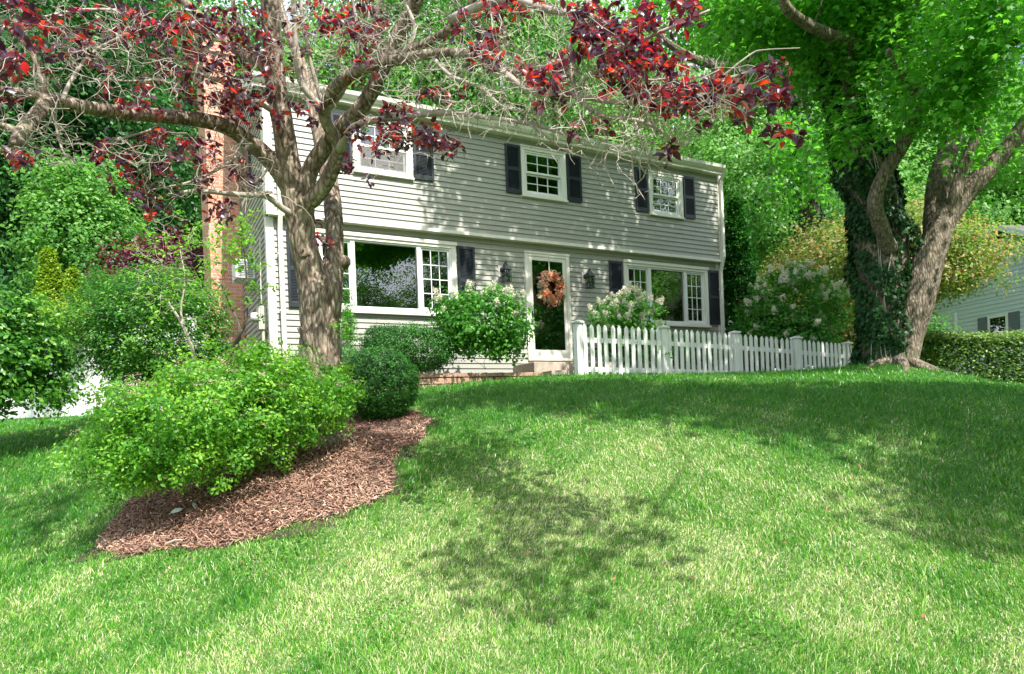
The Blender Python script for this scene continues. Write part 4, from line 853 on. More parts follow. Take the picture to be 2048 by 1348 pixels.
mid2 = L([(1893, 450, 12.1, .12), (1908, 400, 12.0, .11), (1925, 340, 12.0, .10), (1948, 280, 11.9, .08), (1985, 180, 11.7, .07), (2010, 60, 11.5, .05)], 6)
fore = L([(1780, 500, 12.1, .14), (1768, 470, 11.9, .125), (1750, 410, 11.6, .12), (1765, 355, 11.4, .11), (1800, 300, 11.2, .105), (1830, 245, 11.0, .10), (1848, 215, 10.9, .095), (1890, 165, 10.6, .085), (1940, 140, 10.3, .075), (2010, 95, 9.9, .06), (2100, 40, 9.4, .04)], 8)
fore2 = L([(1845, 220, 10.9, .08), (1830, 180, 10.8, .07), (1800, 140, 10.6, .055), (1775, 100, 10.4, .04)], 6)
upl = L([(1700, 250, 12.7, .14), (1700, 150, 12.0, .11), (1705, 88, 11.4, .095), (1660, 70, 11.0, .085), (1610, 45, 10.7, .08), (1570, 10, 10.3, .07), (1560, -60, 10.0, .05)], 6)
mb = MB(); LIM = [ivystem, right, mid, mid2, fore, fore2, upl]
for i, q in enumerate(LIM): mb.bark(q, 56 if i < 3 else 24, .04 if i < 3 else .06, .09 if i < 3 else .05, seed=i*3, fr=6.5 if i < 3 else 3)
mb.build('trunk', M['bark_maple'], maple, off=loc, smooth=True)
# surface roots
mb = MB()
for a_ in (-2.7, -1.9, -1.2, -.4, .5, 2.6):
    c0 = np.array([mp0[0]+.05, mp0[1]-.05]); pts = []
    for k_ in range(6):
        q = c0+np.array([math.cos(a_), math.sin(a_)])*(.2+.17*k_); q += rm.normal(size=2)*.03; pts.append((q[0], q[1], g1(*q)+.06-.022*k_))
    mb.tube(pts, [.13, .10, .075, .055, .04, .02], 8)
mb.build('roots', M['bark_maple'], maple, off=loc, smooth=True)
# ivy leaves on the left stem
n = 20000; ii = rm.integers(0, len(ivystem)-1, n); tq = rm.uniform(0, 1, n)[:, None]; c = ivystem[ii]*(1-tq)+ivystem[ii+1]*tq; a_ = rm.uniform(0, 6.28, n)
od = np.stack([np.cos(a_), np.sin(a_)*1, np.zeros(n)], 1); bulge = 1+.18*np.sin(c[:, 2]*3.3+a_*2)+.1*np.sin(c[:, 2]*7+a_)
P_ = c[:, :3]+od*(c[:, 3]*bulge+rm.uniform(.02, .13, n))[:, None]
keep = ~((a_ > 5.7) & (c[:, 2] < 3.2) & (c[:, 2] > 2.2)); gap = (np.sin(c[:, 2]*4.1+a_*3) > .93); keep &= ~gap
N_ = od+np.array([0, 0, .25])+rm.normal(size=(n, 3))*.35; ud = np.tile(np.array([[0, 0, -1.]]), (n, 1))
link('ivy', leaf_mesh('ivy_leaves', P_[keep]-np.array(loc), rm.uniform(.06, .115, keep.sum()), N_[keep], T_STAR, np.clip(rm.normal(size=keep.sum())*.25+.4, 0, 1), rm, ud[keep]), M['ivy'], maple)
mb = MB()
for q in range(5):
    a0 = rm.uniform(3.3, 6.1); w_ = rm.uniform(-.02, .02); pts = []
    for j in range(0, 55, 3): cc = ivystem[j]; a1 = a0+math.sin(j*.13+q)*.25+w_*j; rr_ = cc[3]*1.12+.02; pts.append((cc[0]+math.cos(a1)*rr_, cc[1]+math.sin(a1)*rr_, cc[2]))
    mb.tube(pts, .007, 5)
mb.build('ivy_vines', M['twig'], maple, off=loc)
# crown clumps: visible drooping parts (placed round the limbs) and the big unseen crown above, shaped for its shade
vis = [E(1760, 110, 11.7, 420, 230, 2.4), E(1930, 190, 10.3, 320, 260, 3.0), E(1690, 260, 11.4, 180, 200, 1.6), E(1560, 60, 11.5, 300, 230, 2.5), E(1960, 40, 9.6, 360, 300, 3.5), E(1430, 20, 11.5, 160, 150, 2), E(1990, 330, 12.6, 160, 160, 1.6), E(1750, 10, 12, 640, 260, 4.5), E(2280, 180, 11.3, 380, 420, 3.5)]
top = [(5.2, 11.2, 9.4, 3.6, 2.6, 1.3), (8.5, 10.5, 9.6, 3.8, 3.0, 1.5), (3.3, 11.2, 9.6, 2.4, 1.8, 1.1), (6.5, 7.2, 8.6, 3.4, 1.2, .7)]
c1 = clumps(vis, 680, rm, .1); c2 = clumps(top, 520, rm, .2)
def onwall(c):
    k_ = (hn[0]*(c[:, 0]-HO[0])+hn[1]*(c[:, 1]-HO[1]))/(hn[0]*sv[0]+hn[1]*sv[1]); q = c-k_[:, None]*np.array(sv); return (q[:, 0]-HO[0])*hd[0]+(q[:, 1]-HO[1])*hd[1], q[:, 2]
s_, z_ = onwall(c2); c2 = c2[~((s_ > 7.9) & (s_ < 9.8) & (z_ > 1.5) & (z_ < 5.8) & (rm.uniform(0, 1, len(c2)) < .62))]  # clumps thinned so sun dapples reach the wall right of the door
ss = rm.uniform(5.3, 7.9, 80); zs = rm.uniform(3.0, 6.0, 80); tt_ = (rm.uniform(8.7, 10.2, 80)-zs)/sv[2]
c2 = np.vstack([c2, np.stack([HO[0]+hd[0]*ss+sv[0]*tt_, HO[1]+hd[1]*ss+sv[1]*tt_, zs+sv[2]*tt_], 1)])  # unseen clumps added along the sun direction to shade the upper wall
P1, N1 = foliage(c1, 42, .27, .65, rm, center=np.array([7, 13, 3.]), up=.75, out=.35, jit=.55); P2, N2 = foliage(c2, 40, .42, .6, rm, up=.8, out=.3)
P_ = np.vstack([P1, P2]); N_ = np.vstack([N1, N2]); sz = np.concatenate([rm.uniform(.075, .13, len(P1)), rm.uniform(.12, .19, len(P2))]); v = np.concatenate([cvar(c1, 42, rm, .15, .85), cvar(c2, 40, rm, .2, .8)])
sg = rm.normal(size=(len(P_), 3))*.6+np.array([0, 0, -.7])
link('crown', leaf_mesh('maple_leaves', P_-np.array(loc), sz, N_, T_STAR, v, rm, sg), M['maple'], maple)
nodes = [tuple(q) for l_ in LIM for q in l_[len(l_)//3:]]
mb, _ = grow(nodes, np.vstack([c1[rm.choice(len(c1), 260, replace=False)], c2[rm.choice(len(c2), 160, replace=False)]]), .3, .07, .006, 5, .05, r=rm, taper=.014)
mb.build('limbs', M['bark_far'], maple, off=loc)['kind'] = 'stuff'
# second ivy-covered tree farther back
c = at(1585, 720, 15.6); loc = (c[0], c[1], g1(c[0], c[1])); iv = thing('ivy_tree', 'darker ivy-covered tree trunk behind the maple crown with a lichen grey limb', 'tree', loc)
st = L([(1640, 730, 19.4, .3), (1625, 500, 19.4, .26), (1608, 300, 19.4, .25), (1595, 150, 19.4, .24), (1590, 20, 19.4, .22), (1585, -150, 19.4, .15)], 8)
lb = L([(1594, 150, 19.3, .18), (1540, 150, 18.6, .15), (1480, 138, 18.0, .13), (1430, 130, 17.5, .12), (1370, 108, 17.0, .10), (1310, 60, 16.5, .07), (1290, -20, 16.2, .05)], 6)
mb = MB(); mb.tube(st[:, :3], st[:, 3], 12, rough=.1); mb.tube(lb[:, :3], lb[:, 3], 10, rough=.1); cc = clumps([E(1480, 30, 18.5, 460, 200, 4), E(1600, 60, 19.5, 300, 260, 3), E(1600, 350, 18.2, 190, 230, 1.8)], 230, rm, .2)
mb, _ = grow([tuple(q) for q in np.vstack([st[16:], lb])], cc, .5, .1, .01, 4, .06, mb=mb, r=rm); mb.build('trunk', M['bark_maple'], iv, off=loc)
P_, N_ = foliage(cc, 60, .4, .6, rm); link('crown', leaf_mesh('ivy_tree_lv', P_-np.array(loc), rm.uniform(.1, .18, len(P_)), N_, T_STAR, cvar(cc, 60, rm, .1, .8), rm), M['maple'], iv)
n = 3500; ii = rm.integers(0, len(st)-1, n); c = st[ii]; a_ = rm.uniform(0, 6.28, n); od = np.stack([np.cos(a_), np.sin(a_), np.zeros(n)], 1); P_ = c[:, :3]+od*(c[:, 3]*1.1+rm.uniform(0, .25, n))[:, None]+rm.normal(size=(n, 3))*np.array([.05, .05, .3])
link('ivy', leaf_mesh('ivy2', P_-np.array(loc), rm.uniform(.1, .16, n), od+rm.normal(size=(n, 3))*.4+np.array([0, 0, .3]), T_STAR, np.clip(rm.normal(size=n)*.25+.35, 0, 1), rm), M['ivy'], iv)

# ---- the purple plum in the mulch bed
rp = np.random.default_rng(81)
pb = at(645, 888, 7.45); loc = (pb[0], pb[1], g1(pb[0], pb[1])); plum = thing('plum_tree', 'old purple-leaf plum with furrowed bark and tangled bare twigs in the mulch bed', 'tree', loc)
tr_ = L([(648, 905, 7.45, .27), (646, 880, 7.45, .235), (645, 820, 7.45, .205), (643, 760, 7.45, .20), (640, 700, 7.45, .215), (640, 650, 7.45, .200), (641, 605, 7.45, .215), (638, 575, 7.45, .205), (636, 550, 7.45, .15)], 10)
ls = L([(634, 590, 7.45, .18), (620, 540, 7.42, .152), (608, 495, 7.40, .142), (602, 450, 7.38, .138), (598, 415, 7.36, .148), (594, 385, 7.35, .155)], 10)
rs = L([(655, 600, 7.48, .15), (664, 550, 7.50, .118), (669, 500, 7.55, .094), (668, 440, 7.63, .092), (661, 380, 7.8, .092), (648, 310, 7.9, .09), (630, 230, 8.0, .075), (612, 150, 8.1, .06), (575, 60, 8.2, .05), (545, -40, 8.3, .04)], 8)
A = L([(592, 400, 7.34, 0.1080), (568, 355, 7.28, 0.0990), (538, 318, 7.2, 0.0900), (505, 288, 7.1, 0.0810), (455, 255, 6.9, 0.0738), (400, 240, 6.7, 0.0684), (330, 232, 6.4, 0.0630), (250, 226, 6.1, 0.0594), (180, 216, 5.8, 0.0558), (110, 203, 5.5, 0.0522), (95, 200, 5.4, 0.0504)], 8)
A1 = L([(97, 200, 5.4, .055), (75, 228, 5.2, .05), (45, 262, 5.0, .045), (28, 292, 4.9, .035)], 6)
A2 = L([(92, 198, 5.4, .04), (55, 188, 5.3, .034), (5, 180, 5.2, .03), (-50, 182, 5.1, .025)], 5)
A3 = L([(90, 200, 5.4, .03), (82, 150, 5.35, .024), (60, 100, 5.3, .020), (20, 60, 5.2, .015), (-30, 20, 5.1, .012)], 5)
A4 = L([(35, 265, 5.0, .03), (5, 252, 4.9, .024), (-40, 250, 4.8, .02)], 4)
B = L([(598, 400, 7.36, 0.1350), (582, 345, 7.3, 0.1215), (572, 290, 7.25, 0.1125), (562, 230, 7.2, 0.1080), (552, 170, 7.15, 0.1035), (546, 100, 7.1, 0.0990), (541, 30, 7.0, 0.0900), (535, -60, 6.9, 0.0765)], 8)
B2 = L([(553, 175, 7.15, .07), (525, 130, 7.2, .06), (480, 105, 7.25, .055), (430, 60, 7.3, .05), (380, 15, 7.4, .045), (330, -40, 7.5, .03)], 6)
C = L([(602, 395, 7.34, 0.1040), (620, 340, 7.3, 0.0920), (645, 300, 7.25, 0.0880), (680, 258, 7.15, 0.0840), (718, 222, 7.05, 0.0800), (745, 180, 6.95, 0.0760), (768, 130, 6.85, 0.0720), (795, 75, 6.75, 0.0680), (822, 25, 6.6, 0.0640), (850, -40, 6.4, 0.0560)], 8)
Dl = L([(604, 410, 7.32, 0.0860), (630, 395, 7.28, 0.0817), (655, 360, 7.2, 0.0774), (672, 320, 7.1, 0.0688), (676, 288, 7.0, 0.0619), (652, 245, 6.85, 0.0585), (650, 215, 6.75, 0.0568), (668, 180, 6.6, 0.0550), (700, 150, 6.4, 0.0533), (750, 128, 6.2, 0.0499), (800, 120, 6.0, 0.0447), (860, 108, 5.8, 0.0387), (930, 106, 5.6, 0.0301), (990, 130, 5.4, 0.0241), (1060, 150, 5.2, 0.0172)], 6)
D2 = L([(740, 132, 6.2, .045), (790, 112, 6.1, .042), (860, 82, 5.9, .035), (920, 40, 5.7, .03), (960, -30, 5.5, .025)], 6)
Ee = L([(678, 300, 7.0, .045), (700, 262, 6.8, .038), (730, 245, 6.6, .034), (790, 236, 6.3, .030), (850, 228, 6.0, .027), (910, 226, 5.8, .024), (980, 236, 5.5, .021), (1060, 248, 5.3, .018), (1130, 268, 5.1, .015), (1160, 284, 5.0, .010)], 6)
F1 = L([(990, 130, 5.4, .026), (1060, 180, 5.1, .024), (1150, 190, 4.9, .022), (1240, 205, 4.7, .018), (1330, 195, 4.5, .016), (1430, 165, 4.4, .013), (1530, 135, 4.3, .009)], 6)
F2 = L([(1060, 150, 5.2, .022), (1130, 120, 5.0, .02), (1230, 100, 4.9, .016), (1330, 60, 4.8, .012), (1420, 20, 4.7, .008)], 6)
F3 = L([(1150, 190, 4.9, .02), (1200, 230, 4.8, .016), (1290, 245, 4.7, .013), (1360, 290, 4.6, .009)], 5)
F4 = L([(900, 40, 5.7, .04), (1000, 0, 5.4, .035), (1100, 20, 5.2, .028), (1200, 40, 5.0, .02), (1260, 110, 4.9, .013)], 5)
G1 = L([(600, 435, 7.38, .05), (570, 420, 7.2, .035), (530, 392, 7.0, .03), (490, 390, 6.8, .026), (400, 382, 6.5, .02), (360, 385, 6.4, .012)], 5)
H1 = L([(672, 285, 7.0, .045), (640, 215, 6.8, .035), (600, 160, 6.7, .03), (590, 60, 6.6, .025), (585, -30, 6.5, .02)], 5)
mb = MB()
for i, q in enumerate([tr_, ls, rs, A, A1, A2, A3, A4, B, B2, C, Dl, D2]): mb.bark(q, 56 if i < 3 else 26, .022 if i < 3 else .035, .11 if i < 3 else .07, seed=i*2.3, fr=6 if i < 3 else 3.2)
# broken stubs and knots
for a, b, Y1, c_, d_, Y2, r0 in [(625, 700, 7.3, 598, 655, 7.2, .05), (505, 388, 6.9, 545, 385, 7.0, .03)]: mb.tube([at(a, b, Y1), at((a+c_)/2, (b+d_)/2, (Y1+Y2)/2), at(c_, d_, Y2)], [r0, r0*.8, r0*.5], 9)
for px, py, Y, r0 in [(632, 690, 7.27, .10), (680, 520, 7.47, .07), (640, 560, 7.28, .07), (655, 745, 7.27, .08), (605, 505, 7.25, .06)]: c = at(px, py, Y); mb.tube([c+np.array([0, .12, 0]), c+np.array([0, .03, 0]), c+np.array([0, -.01, 0]), c+np.array([0, .005, 0])], [r0*1.3, r0*1.1, r0*.7, r0*.3], 12, rough=.2, seed=px)
mb.build('trunk', M['bark_plum'], plum, off=loc, smooth=True)
XT = []
for pts, Ya, Yb, ra_, rb_ in [([(125, 203), (140, 165), (180, 110), (240, 75), (320, 48)], 5.5, 5.9, .018, .007), ([(562, 232), (500, 195), (430, 158), (350, 143), (290, 162), (190, 158)], 7.2, 5.9, .030, .007), ([(430, 62), (350, 55), (260, 25), (160, 20), (60, 40)], 7.2, 5.6, .026, .006),
    ([(676, 290), (640, 190), (618, 110), (600, 0), (596, -40)], 7.0, 6.6, .026, .014), ([(655, 222), (690, 175), (716, 90), (700, -30)], 6.8, 6.4, .026, .012), ([(770, 128), (748, 66), (768, -30)], 6.8, 6.5, .036, .02), ([(500, 290), (450, 330), (385, 362), (300, 380)], 7.0, 6.2, .02, .005), ([(545, 325), (505, 375), (455, 420), (430, 455)], 7.2, 6.8, .016, .005),
    ([(330, 234), (300, 260), (240, 280), (200, 320), (215, 340)], 6.4, 5.9, .014, .004), ([(110, 205), (112, 250), (125, 300), (150, 330)], 5.5, 5.4, .012, .004), ([(548, 130), (500, 90), (470, 30), (465, -30)], 7.1, 6.9, .034, .02), ([(860, 108), (900, 150), (960, 175), (1010, 215), (1080, 225)], 5.8, 5.1, .018, .006),
    ([(1150, 190), (1180, 150), (1240, 140), (1300, 160), (1370, 150)], 4.9, 4.5, .014, .005), ([(1195, 228), (1215, 290), (1210, 330), (1240, 395)], 4.8, 4.75, .010, .003), ([(1270, 245), (1300, 320), (1345, 350), (1345, 380)], 4.7, 4.7, .009, .003), ([(1240, 250), (1262, 300), (1268, 360), (1290, 400)], 4.75, 4.7, .008, .003), ([(1060, 250), (1130, 300), (1190, 320)], 5.2, 4.9, .008, .003),
    ([(1150, 190), (1140, 90), (1180, 20), (1170, -30)], 4.9, 5.0, .014, .010), ([(800, 120), (830, 60), (810, 0), (830, -40)], 6.0, 5.9, .022, .012), ([(990, 130), (1010, 70), (980, 0), (1000, -40)], 5.4, 5.4, .016, .01), ([(1330, 195), (1400, 230), (1450, 215), (1540, 250), (1600, 272)], 4.5, 4.25, .010, .004), ([(1430, 165), (1500, 110), (1530, 100), (1600, 96)], 4.4, 4.3, .008, .003)]:
    k_ = len(pts); XT.append(L([(a, b, Ya+(Yb-Ya)*i/(k_-1), ra_+(rb_-ra_)*i/(k_-1)) for i, (a, b) in enumerate(pts)], 6))
for i, q in enumerate([Ee, F1, F2, F3, F4, G1, H1]+XT): MB().tube(q[:, :3], q[:, 3], 8, rough=.08, seed=i).build('limb', M['twig'], plum, off=loc, smooth=True)
nodes = [tuple(q) for l_ in (A, A1, A2, A3, A4, B, B2, C, Dl, D2, Ee, F1, F2, F3, F4, G1, H1, rs[30:], *XT) for q in l_[2:]]
bare = [ # px,py,rx,ry,Y,n : regions filled with bare twigs
 (120, 90, 160, 100, 5.4, 120), (300, 100, 150, 100, 6.0, 130), (450, 120, 120, 110, 6.7, 110), (200, 290, 160, 60, 5.8, 45), (390, 330, 110, 70, 6.5, 60), (470, 330, 90, 80, 6.8, 60),
 (600, 90, 120, 100, 6.8, 100), (720, 60, 130, 80, 6.3, 100), (880, 60, 150, 90, 5.7, 140), (900, 160, 150, 60, 5.6, 100), (1020, 180, 140, 90, 5.1, 170), (1100, 90, 160, 90, 5.0, 150), (1200, 200, 150, 70, 4.8, 150),
 (1180, 270, 110, 40, 4.8, 32), (1270, 290, 90, 40, 4.7, 28), (1330, 230, 120, 60, 4.6, 80), (1450, 180, 110, 60, 4.4, 60), (1300, 370, 60, 40, 4.7, 6), (1210, 340, 40, 40, 4.8, 4), (60, 240, 90, 80, 5.0, 50), (820, 270, 120, 40, 6.2, 24), (840, 310, 80, 40, 6.2, 14), (640, 160, 100, 90, 6.9, 60)]
leafy = [ # clusters
 (20, 40, 60, 50, 4.6, 12), (15, 150, 40, 60, 4.2, 14), (70, 90, 60, 60, 5.0, 8), (130, 110, 60, 60, 5.2, 6), (200, 40, 100, 40, 5.6, 14), (200, 100, 60, 50, 5.6, 10), (300, 30, 120, 40, 6.0, 26), (340, 90, 80, 60, 6.2, 22), (410, 80, 80, 60, 6.5, 30), (470, 60, 70, 60, 6.8, 34), (420, 160, 60, 60, 6.6, 34), (480, 190, 60, 60, 6.8, 36), (530, 220, 40, 40, 6.9, 12),
 (330, 180, 60, 40, 6.3, 14), (250, 200, 50, 30, 6.0, 10), (230, 305, 45, 25, 5.9, 10), (330, 300, 60, 40, 6.3, 24), (260, 370, 50, 30, 6.2, 12), (300, 410, 50, 25, 6.3, 8), (400, 300, 50, 40, 6.6, 14), (440, 420, 25, 30, 6.7, 10), (480, 340, 50, 30, 6.9, 8), (390, 370, 50, 30, 6.5, 8),
 (25, 315, 25, 12, 4.9, 6), (45, 305, 25, 12, 4.9, 3), (620, 40, 60, 40, 6.8, 18), (560, 90, 60, 60, 6.8, 20), (700, 30, 70, 40, 6.4, 24), (730, 80, 50, 60, 6.4, 20), (720, 130, 30, 40, 6.4, 8), (620, 210, 40, 40, 6.9, 10), (880, 195, 60, 18, 5.9, 10), (830, 215, 60, 18, 6.0, 8), (760, 260, 70, 25, 6.4, 16), (820, 270, 60, 30, 6.2, 16), (870, 280, 50, 22, 6.1, 9), (900, 290, 25, 20, 6.0, 4), (790, 290, 40, 20, 6.2, 5), (730, 360, 14, 8, 6.3, 2), (750, 300, 40, 14, 6.4, 5), (640, 460, 12, 30, 7.0, 3), (655, 490, 14, 10, 7.0, 2), (700, 330, 20, 14, 6.7, 4),
 (960, 60, 50, 60, 5.2, 14), (970, 110, 40, 30, 5.0, 10), (1040, 15, 60, 20, 5.2, 14), (1080, 140, 50, 25, 4.7, 12), (1090, 165, 30, 20, 4.6, 7), (1200, 40, 90, 35, 4.9, 30), (1260, 80, 90, 45, 4.8, 36), (1300, 120, 70, 40, 4.7, 26), (1180, 80, 60, 40, 4.9, 14), (1250, 150, 60, 30, 4.7, 14), (1330, 30, 60, 40, 4.8, 16), (1380, 10, 20, 12, 4.7, 4), (1250, 180, 50, 20, 4.6, 9), (1340, 190, 60, 30, 4.5, 20), (1400, 185, 60, 25, 4.4, 22), (1460, 175, 50, 20, 4.35, 16), (1500, 200, 50, 20, 4.3, 12), (1550, 190, 30, 15, 4.2, 7), (1545, 140, 30, 15, 4.2, 5), (1560, 270, 30, 12, 4.2, 5), (1480, 240, 20, 10, 4.3, 3), (1600, 275, 6, 5, 4.2, 1), (1345, 305, 22, 12, 4.5, 4), (1410, 250, 14, 10, 4.4, 2), (1180, 260, 40, 15, 4.8, 4), (1120, 195, 60, 20, 4.9, 8)]
def region(lst, yj, k=1):
    out = []
    for px, py, rx, ry, Y, n in lst:
        n = int(n*k)
        a_ = rp.uniform(0, 6.28, n); q = np.sqrt(rp.uniform(0, 1, n)); out += [at(px+rx*math.cos(i)*j, py+ry*math.sin(i)*j, Y+rp.normal()*yj) for i, j in zip(a_, q)]
    return out
tb = region(bare, .35, 1.3)
mb, tipsb = grow(nodes, tb, .08, .05, .0026, 4, .015, r=rp, taper=.009)
pn = [(v_[0], v_[1], v_[2], .006) for v_ in mb.v[::9]]
tl = region(leafy, .22)
mb2, tipsl = grow(nodes+pn, tl, .09, .04, .0022, 4, .009, r=rp, taper=.006)
# short spurs everywhere on the twigs
sp_n = [mb.v[i] for i in rp.choice(len(mb.v), 3000, replace=False)]
for q in sp_n:
    q = np.array(q); d = rp.normal(size=3); d[2] -= .15; d /= np.linalg.norm(d); l_ = rp.uniform(.05, .22); mb.tube([q, q+d*l_*.5+rp.normal(size=3)*.012, q+d*l_], [.0028, .0022, .0015], 3, cap=False)
mb.build('twigs', M['twig'], plum, off=loc)['kind'] = 'stuff'; mb2.build('leafing_twigs', M['twig'], plum, off=loc)['kind'] = 'stuff'
tp = np.array([t_[0] for t_ in tipsl]); per = 8; c = np.repeat(tp, per, 0); n = len(c)
P_ = c+rp.normal(size=(n, 3))*.022; dirs = rp.normal(size=(n, 3))+np.array([.1, 0, -.55]); N_ = rp.normal(size=(n, 3))*.6+np.array([.15, -.35, .8])
cv = np.clip(np.repeat(rp.uniform(0, .8, len(tp)), per)*.45+rp.uniform(0, 1, n)**2.2*.85, 0, 1)
link('leaves', leaf_mesh('plum_leaves', P_-np.array(loc), rp.uniform(.045, .092, n), N_, T_LEAF, cv, rp, dirs), M['plum'], plum)
# the crown of the plum above the picture (throws the dappled shade)
ctop = clumps([(-2.9, 3.8, 5.2, .9, .7, .35), (-2.0, 2.6, 5.2, .5, .5, .3), (-2.2, 5.6, 5.4, 1.2, .8, .4), (.6, 5.3, 4.9, 1.3, .7, .4)], 170, rp, .2); P_, N_ = foliage(ctop, 22, .3, .6, rp)
link('upper_leaves', leaf_mesh('plum_upper', P_-np.array(loc), rp.uniform(.06, .1, len(P_)), N_, T_LEAF, rp.uniform(0, 1, len(P_)), rp), M['plum'], plum)
mb, _ = grow([tuple(q) for l_ in (B, B2, C, D2, rs[40:]) for q in l_[-8:]], ctop[::2], .3, .08, .004, 4, .03, r=rp); mb.build('upper_limbs', M['twig'], plum, off=loc)

# ------------------------------------------------------------------ neighbouring house
A_ = np.array([16.2, 28.6]); B_ = np.array([17.6, 21.0]); nd = (B_-A_)/np.linalg.norm(B_-A_); NL = float(np.linalg.norm(B_-A_)); nrz = math.atan2(nd[1], nd[0])
nh = thing('neighbour_house', 'blue-grey sided neighbouring house beyond the hedge at the right edge', 'house', (A_[0], A_[1], 0), nrz)
mb = MB(); clap(mb, -1.5, NL+2, .3, 3.7, [], lambda a, o, z: (a, -o, z), e=.15, lip=.02); k_ = 0
zz = 3.7
while zz < 5.6:
    q = (zz-3.7)/2.0*4.6; mb.add([(q+.6, -.02, zz), (NL+2-q, -.02, zz), (NL+2-q, -.004, zz+.15), (q+.6, -.004, zz+.15)], [(0, 1, 2, 3)]); zz += .15
mb.build('wall', M['neigh'], nh)
mb = MB(); mb.box(-1.4, NL+2, .05, 7, .3, 3.7); mb.build('rear_wall', M['neigh'], nh)
mb = MB(); cx_ = (NL+2.6)/2
mb.add([(-2.0, -.3, 3.45), (cx_, -.3, 5.95), (NL+2.6, -.3, 3.45), (-2.0, 9, 3.45), (cx_, 9, 5.95), (NL+2.6, 9, 3.45), (-2.0, -.3, 3.6), (cx_, -.3, 6.1), (NL+2.6, -.3, 3.6), (-2.0, 9, 3.6), (cx_, 9, 6.1), (NL+2.6, 9, 3.6)],
       [(6, 7, 10, 9), (7, 8, 11, 10), (0, 3, 4, 1), (1, 4, 5, 2), (3, 9, 10, 4), (4, 10, 11, 5), (5, 11, 8, 2), (0, 6, 9, 3)]); mb.build('roof', M['roof'], nh)
mb = MB(); mb.add([(-2.0, -.31, 3.43), (cx_, -.31, 5.93), (NL+2.6, -.31, 3.43), (NL+2.6, -.31, 3.62), (cx_, -.31, 6.12), (-2.0, -.31, 3.62)], [(0, 1, 4, 5), (1, 2, 3, 4)]); mb.build('rake_board', M['white'], nh)
def nwin(a, z0, z1, w=.8):
    mb = MB(); frame_box(mb, a, a+w, z0, z1, .09, -.06, -.022); o = mb.build('window', M['white'], nh); mb = MB(); mb.box(a+.085, a+w-.085, -.045, -.038, z0+.085, z1-.085); mb.build('pane', M['glass'], o)
    mb = MB(); mb.box(a+.085, a+w-.085, -.034, -.0225, (z0+z1)/2-.02, (z0+z1)/2+.02); mb.build('sash_rail', M['white'], o)
    for q in (a-.42, a+w+.02):
        mb = MB(); mb.box(q, q+.4, -.05, -.022, z0, z1); mb.build('shutter', M['slate'], nh)
nwin(4.5, 1.9, 3.05); nwin(.9, 1.75, 2.95); nwin(8.6, 1.75, 2.95)
mb = MB(); mb.box(3.1, 3.18, -.09, -.022, .3, 3.4); mb.build('downspout', M['white'], nh)
# the strip of drive at the right
sheet('driveway', [(10.2, 14.0), (14.5, 12.6), (18, 12.4), (18, 13.4), (14.5, 13.5), (10.4, 14.5)], M['drive'], .02, 'thin strip of grey driveway at the right edge', step=.25)

# ------------------------------------------------------------------ small things on the ground
def fallen(px, py, label, grp, s=.05, mat='fallen', seed=0):
    c = hit(px, py); r = np.random.default_rng(seed); V, tf = leaf_arrays(np.array([[0, 0, 0]]), s, np.array([[r.normal()*.4, -.5+r.normal()*.3, 1.]]), T_LEAF, r)
    o = bpy.data.objects.new('fallen_leaf', bpy.data.meshes.new('fallen_leaf')); o.data.from_pydata(V[0].tolist(), [], tf); o.data.materials.append(M[mat]); COL.objects.link(o); o.location = (c[0], c[1], c[2]+.055); tag(o, label, 'leaf', grp)
for i, (px, py) in enumerate([(1380, 1172), (1500, 1190), (1720, 940), (1310, 905), (1085, 965), (1070, 1030), (940, 1250), (1230, 1170), (1850, 1250), (1660, 1040), (700, 1140), (1565, 1105), (1280, 1240), (1985, 930), (360, 1055), (1050, 1125), (480, 1140), (1900, 980), (1180, 845), (1400, 825)]):
    fallen(px, py, 'fallen dull red leaf lying in the grass', 'fallen leaves scattered on the lawn', .045 if py < 1000 else .04, seed=i)
c = hit(372, 1030); r = np.random.default_rng(5); V, tf = leaf_arrays(np.zeros((5, 3))+r.normal(size=(5, 3))*np.array([.05, .03, .004]), .10, np.array([[0, -.5, 1.]]*5)+r.normal(size=(5, 3))*.5, T_LEAF, r)
me = soup('plastic_scrap', V, tf, np.zeros(5)); o = link('plastic_scrap', me, M['plastic']); o.location = (c[0], c[1], c[2]+.05); tag(o, 'torn pale plastic scrap on the mulch under the spirea', 'litter')
def stick(px, py, dx, dy, label, rad=.01):
    a = hit(px, py); b = hit(px+dx, py+dy); loc_ = a; mb = MB(); m_ = (a+b)/2+np.array([0, 0, .01]); mb.tube([a+[0, 0, .04], m_+[0, 0, .045], b+[0, 0, .035]], [rad, rad*.9, rad*.5], 6)
    o = mb.build('fallen_stick', M['twig'], None, off=a); o.location = a; tag(o, label, 'stick', 'fallen sticks on the mulch')
stick(690, 878, 24, 16, 'pale broken stick lying right of the plum trunk', .014); stick(332, 1098, 40, -4, 'dark short stick at the front edge of the mulch'); stick(735, 925, 30, 6, 'thin stick near the right edge of the mulch', .007)
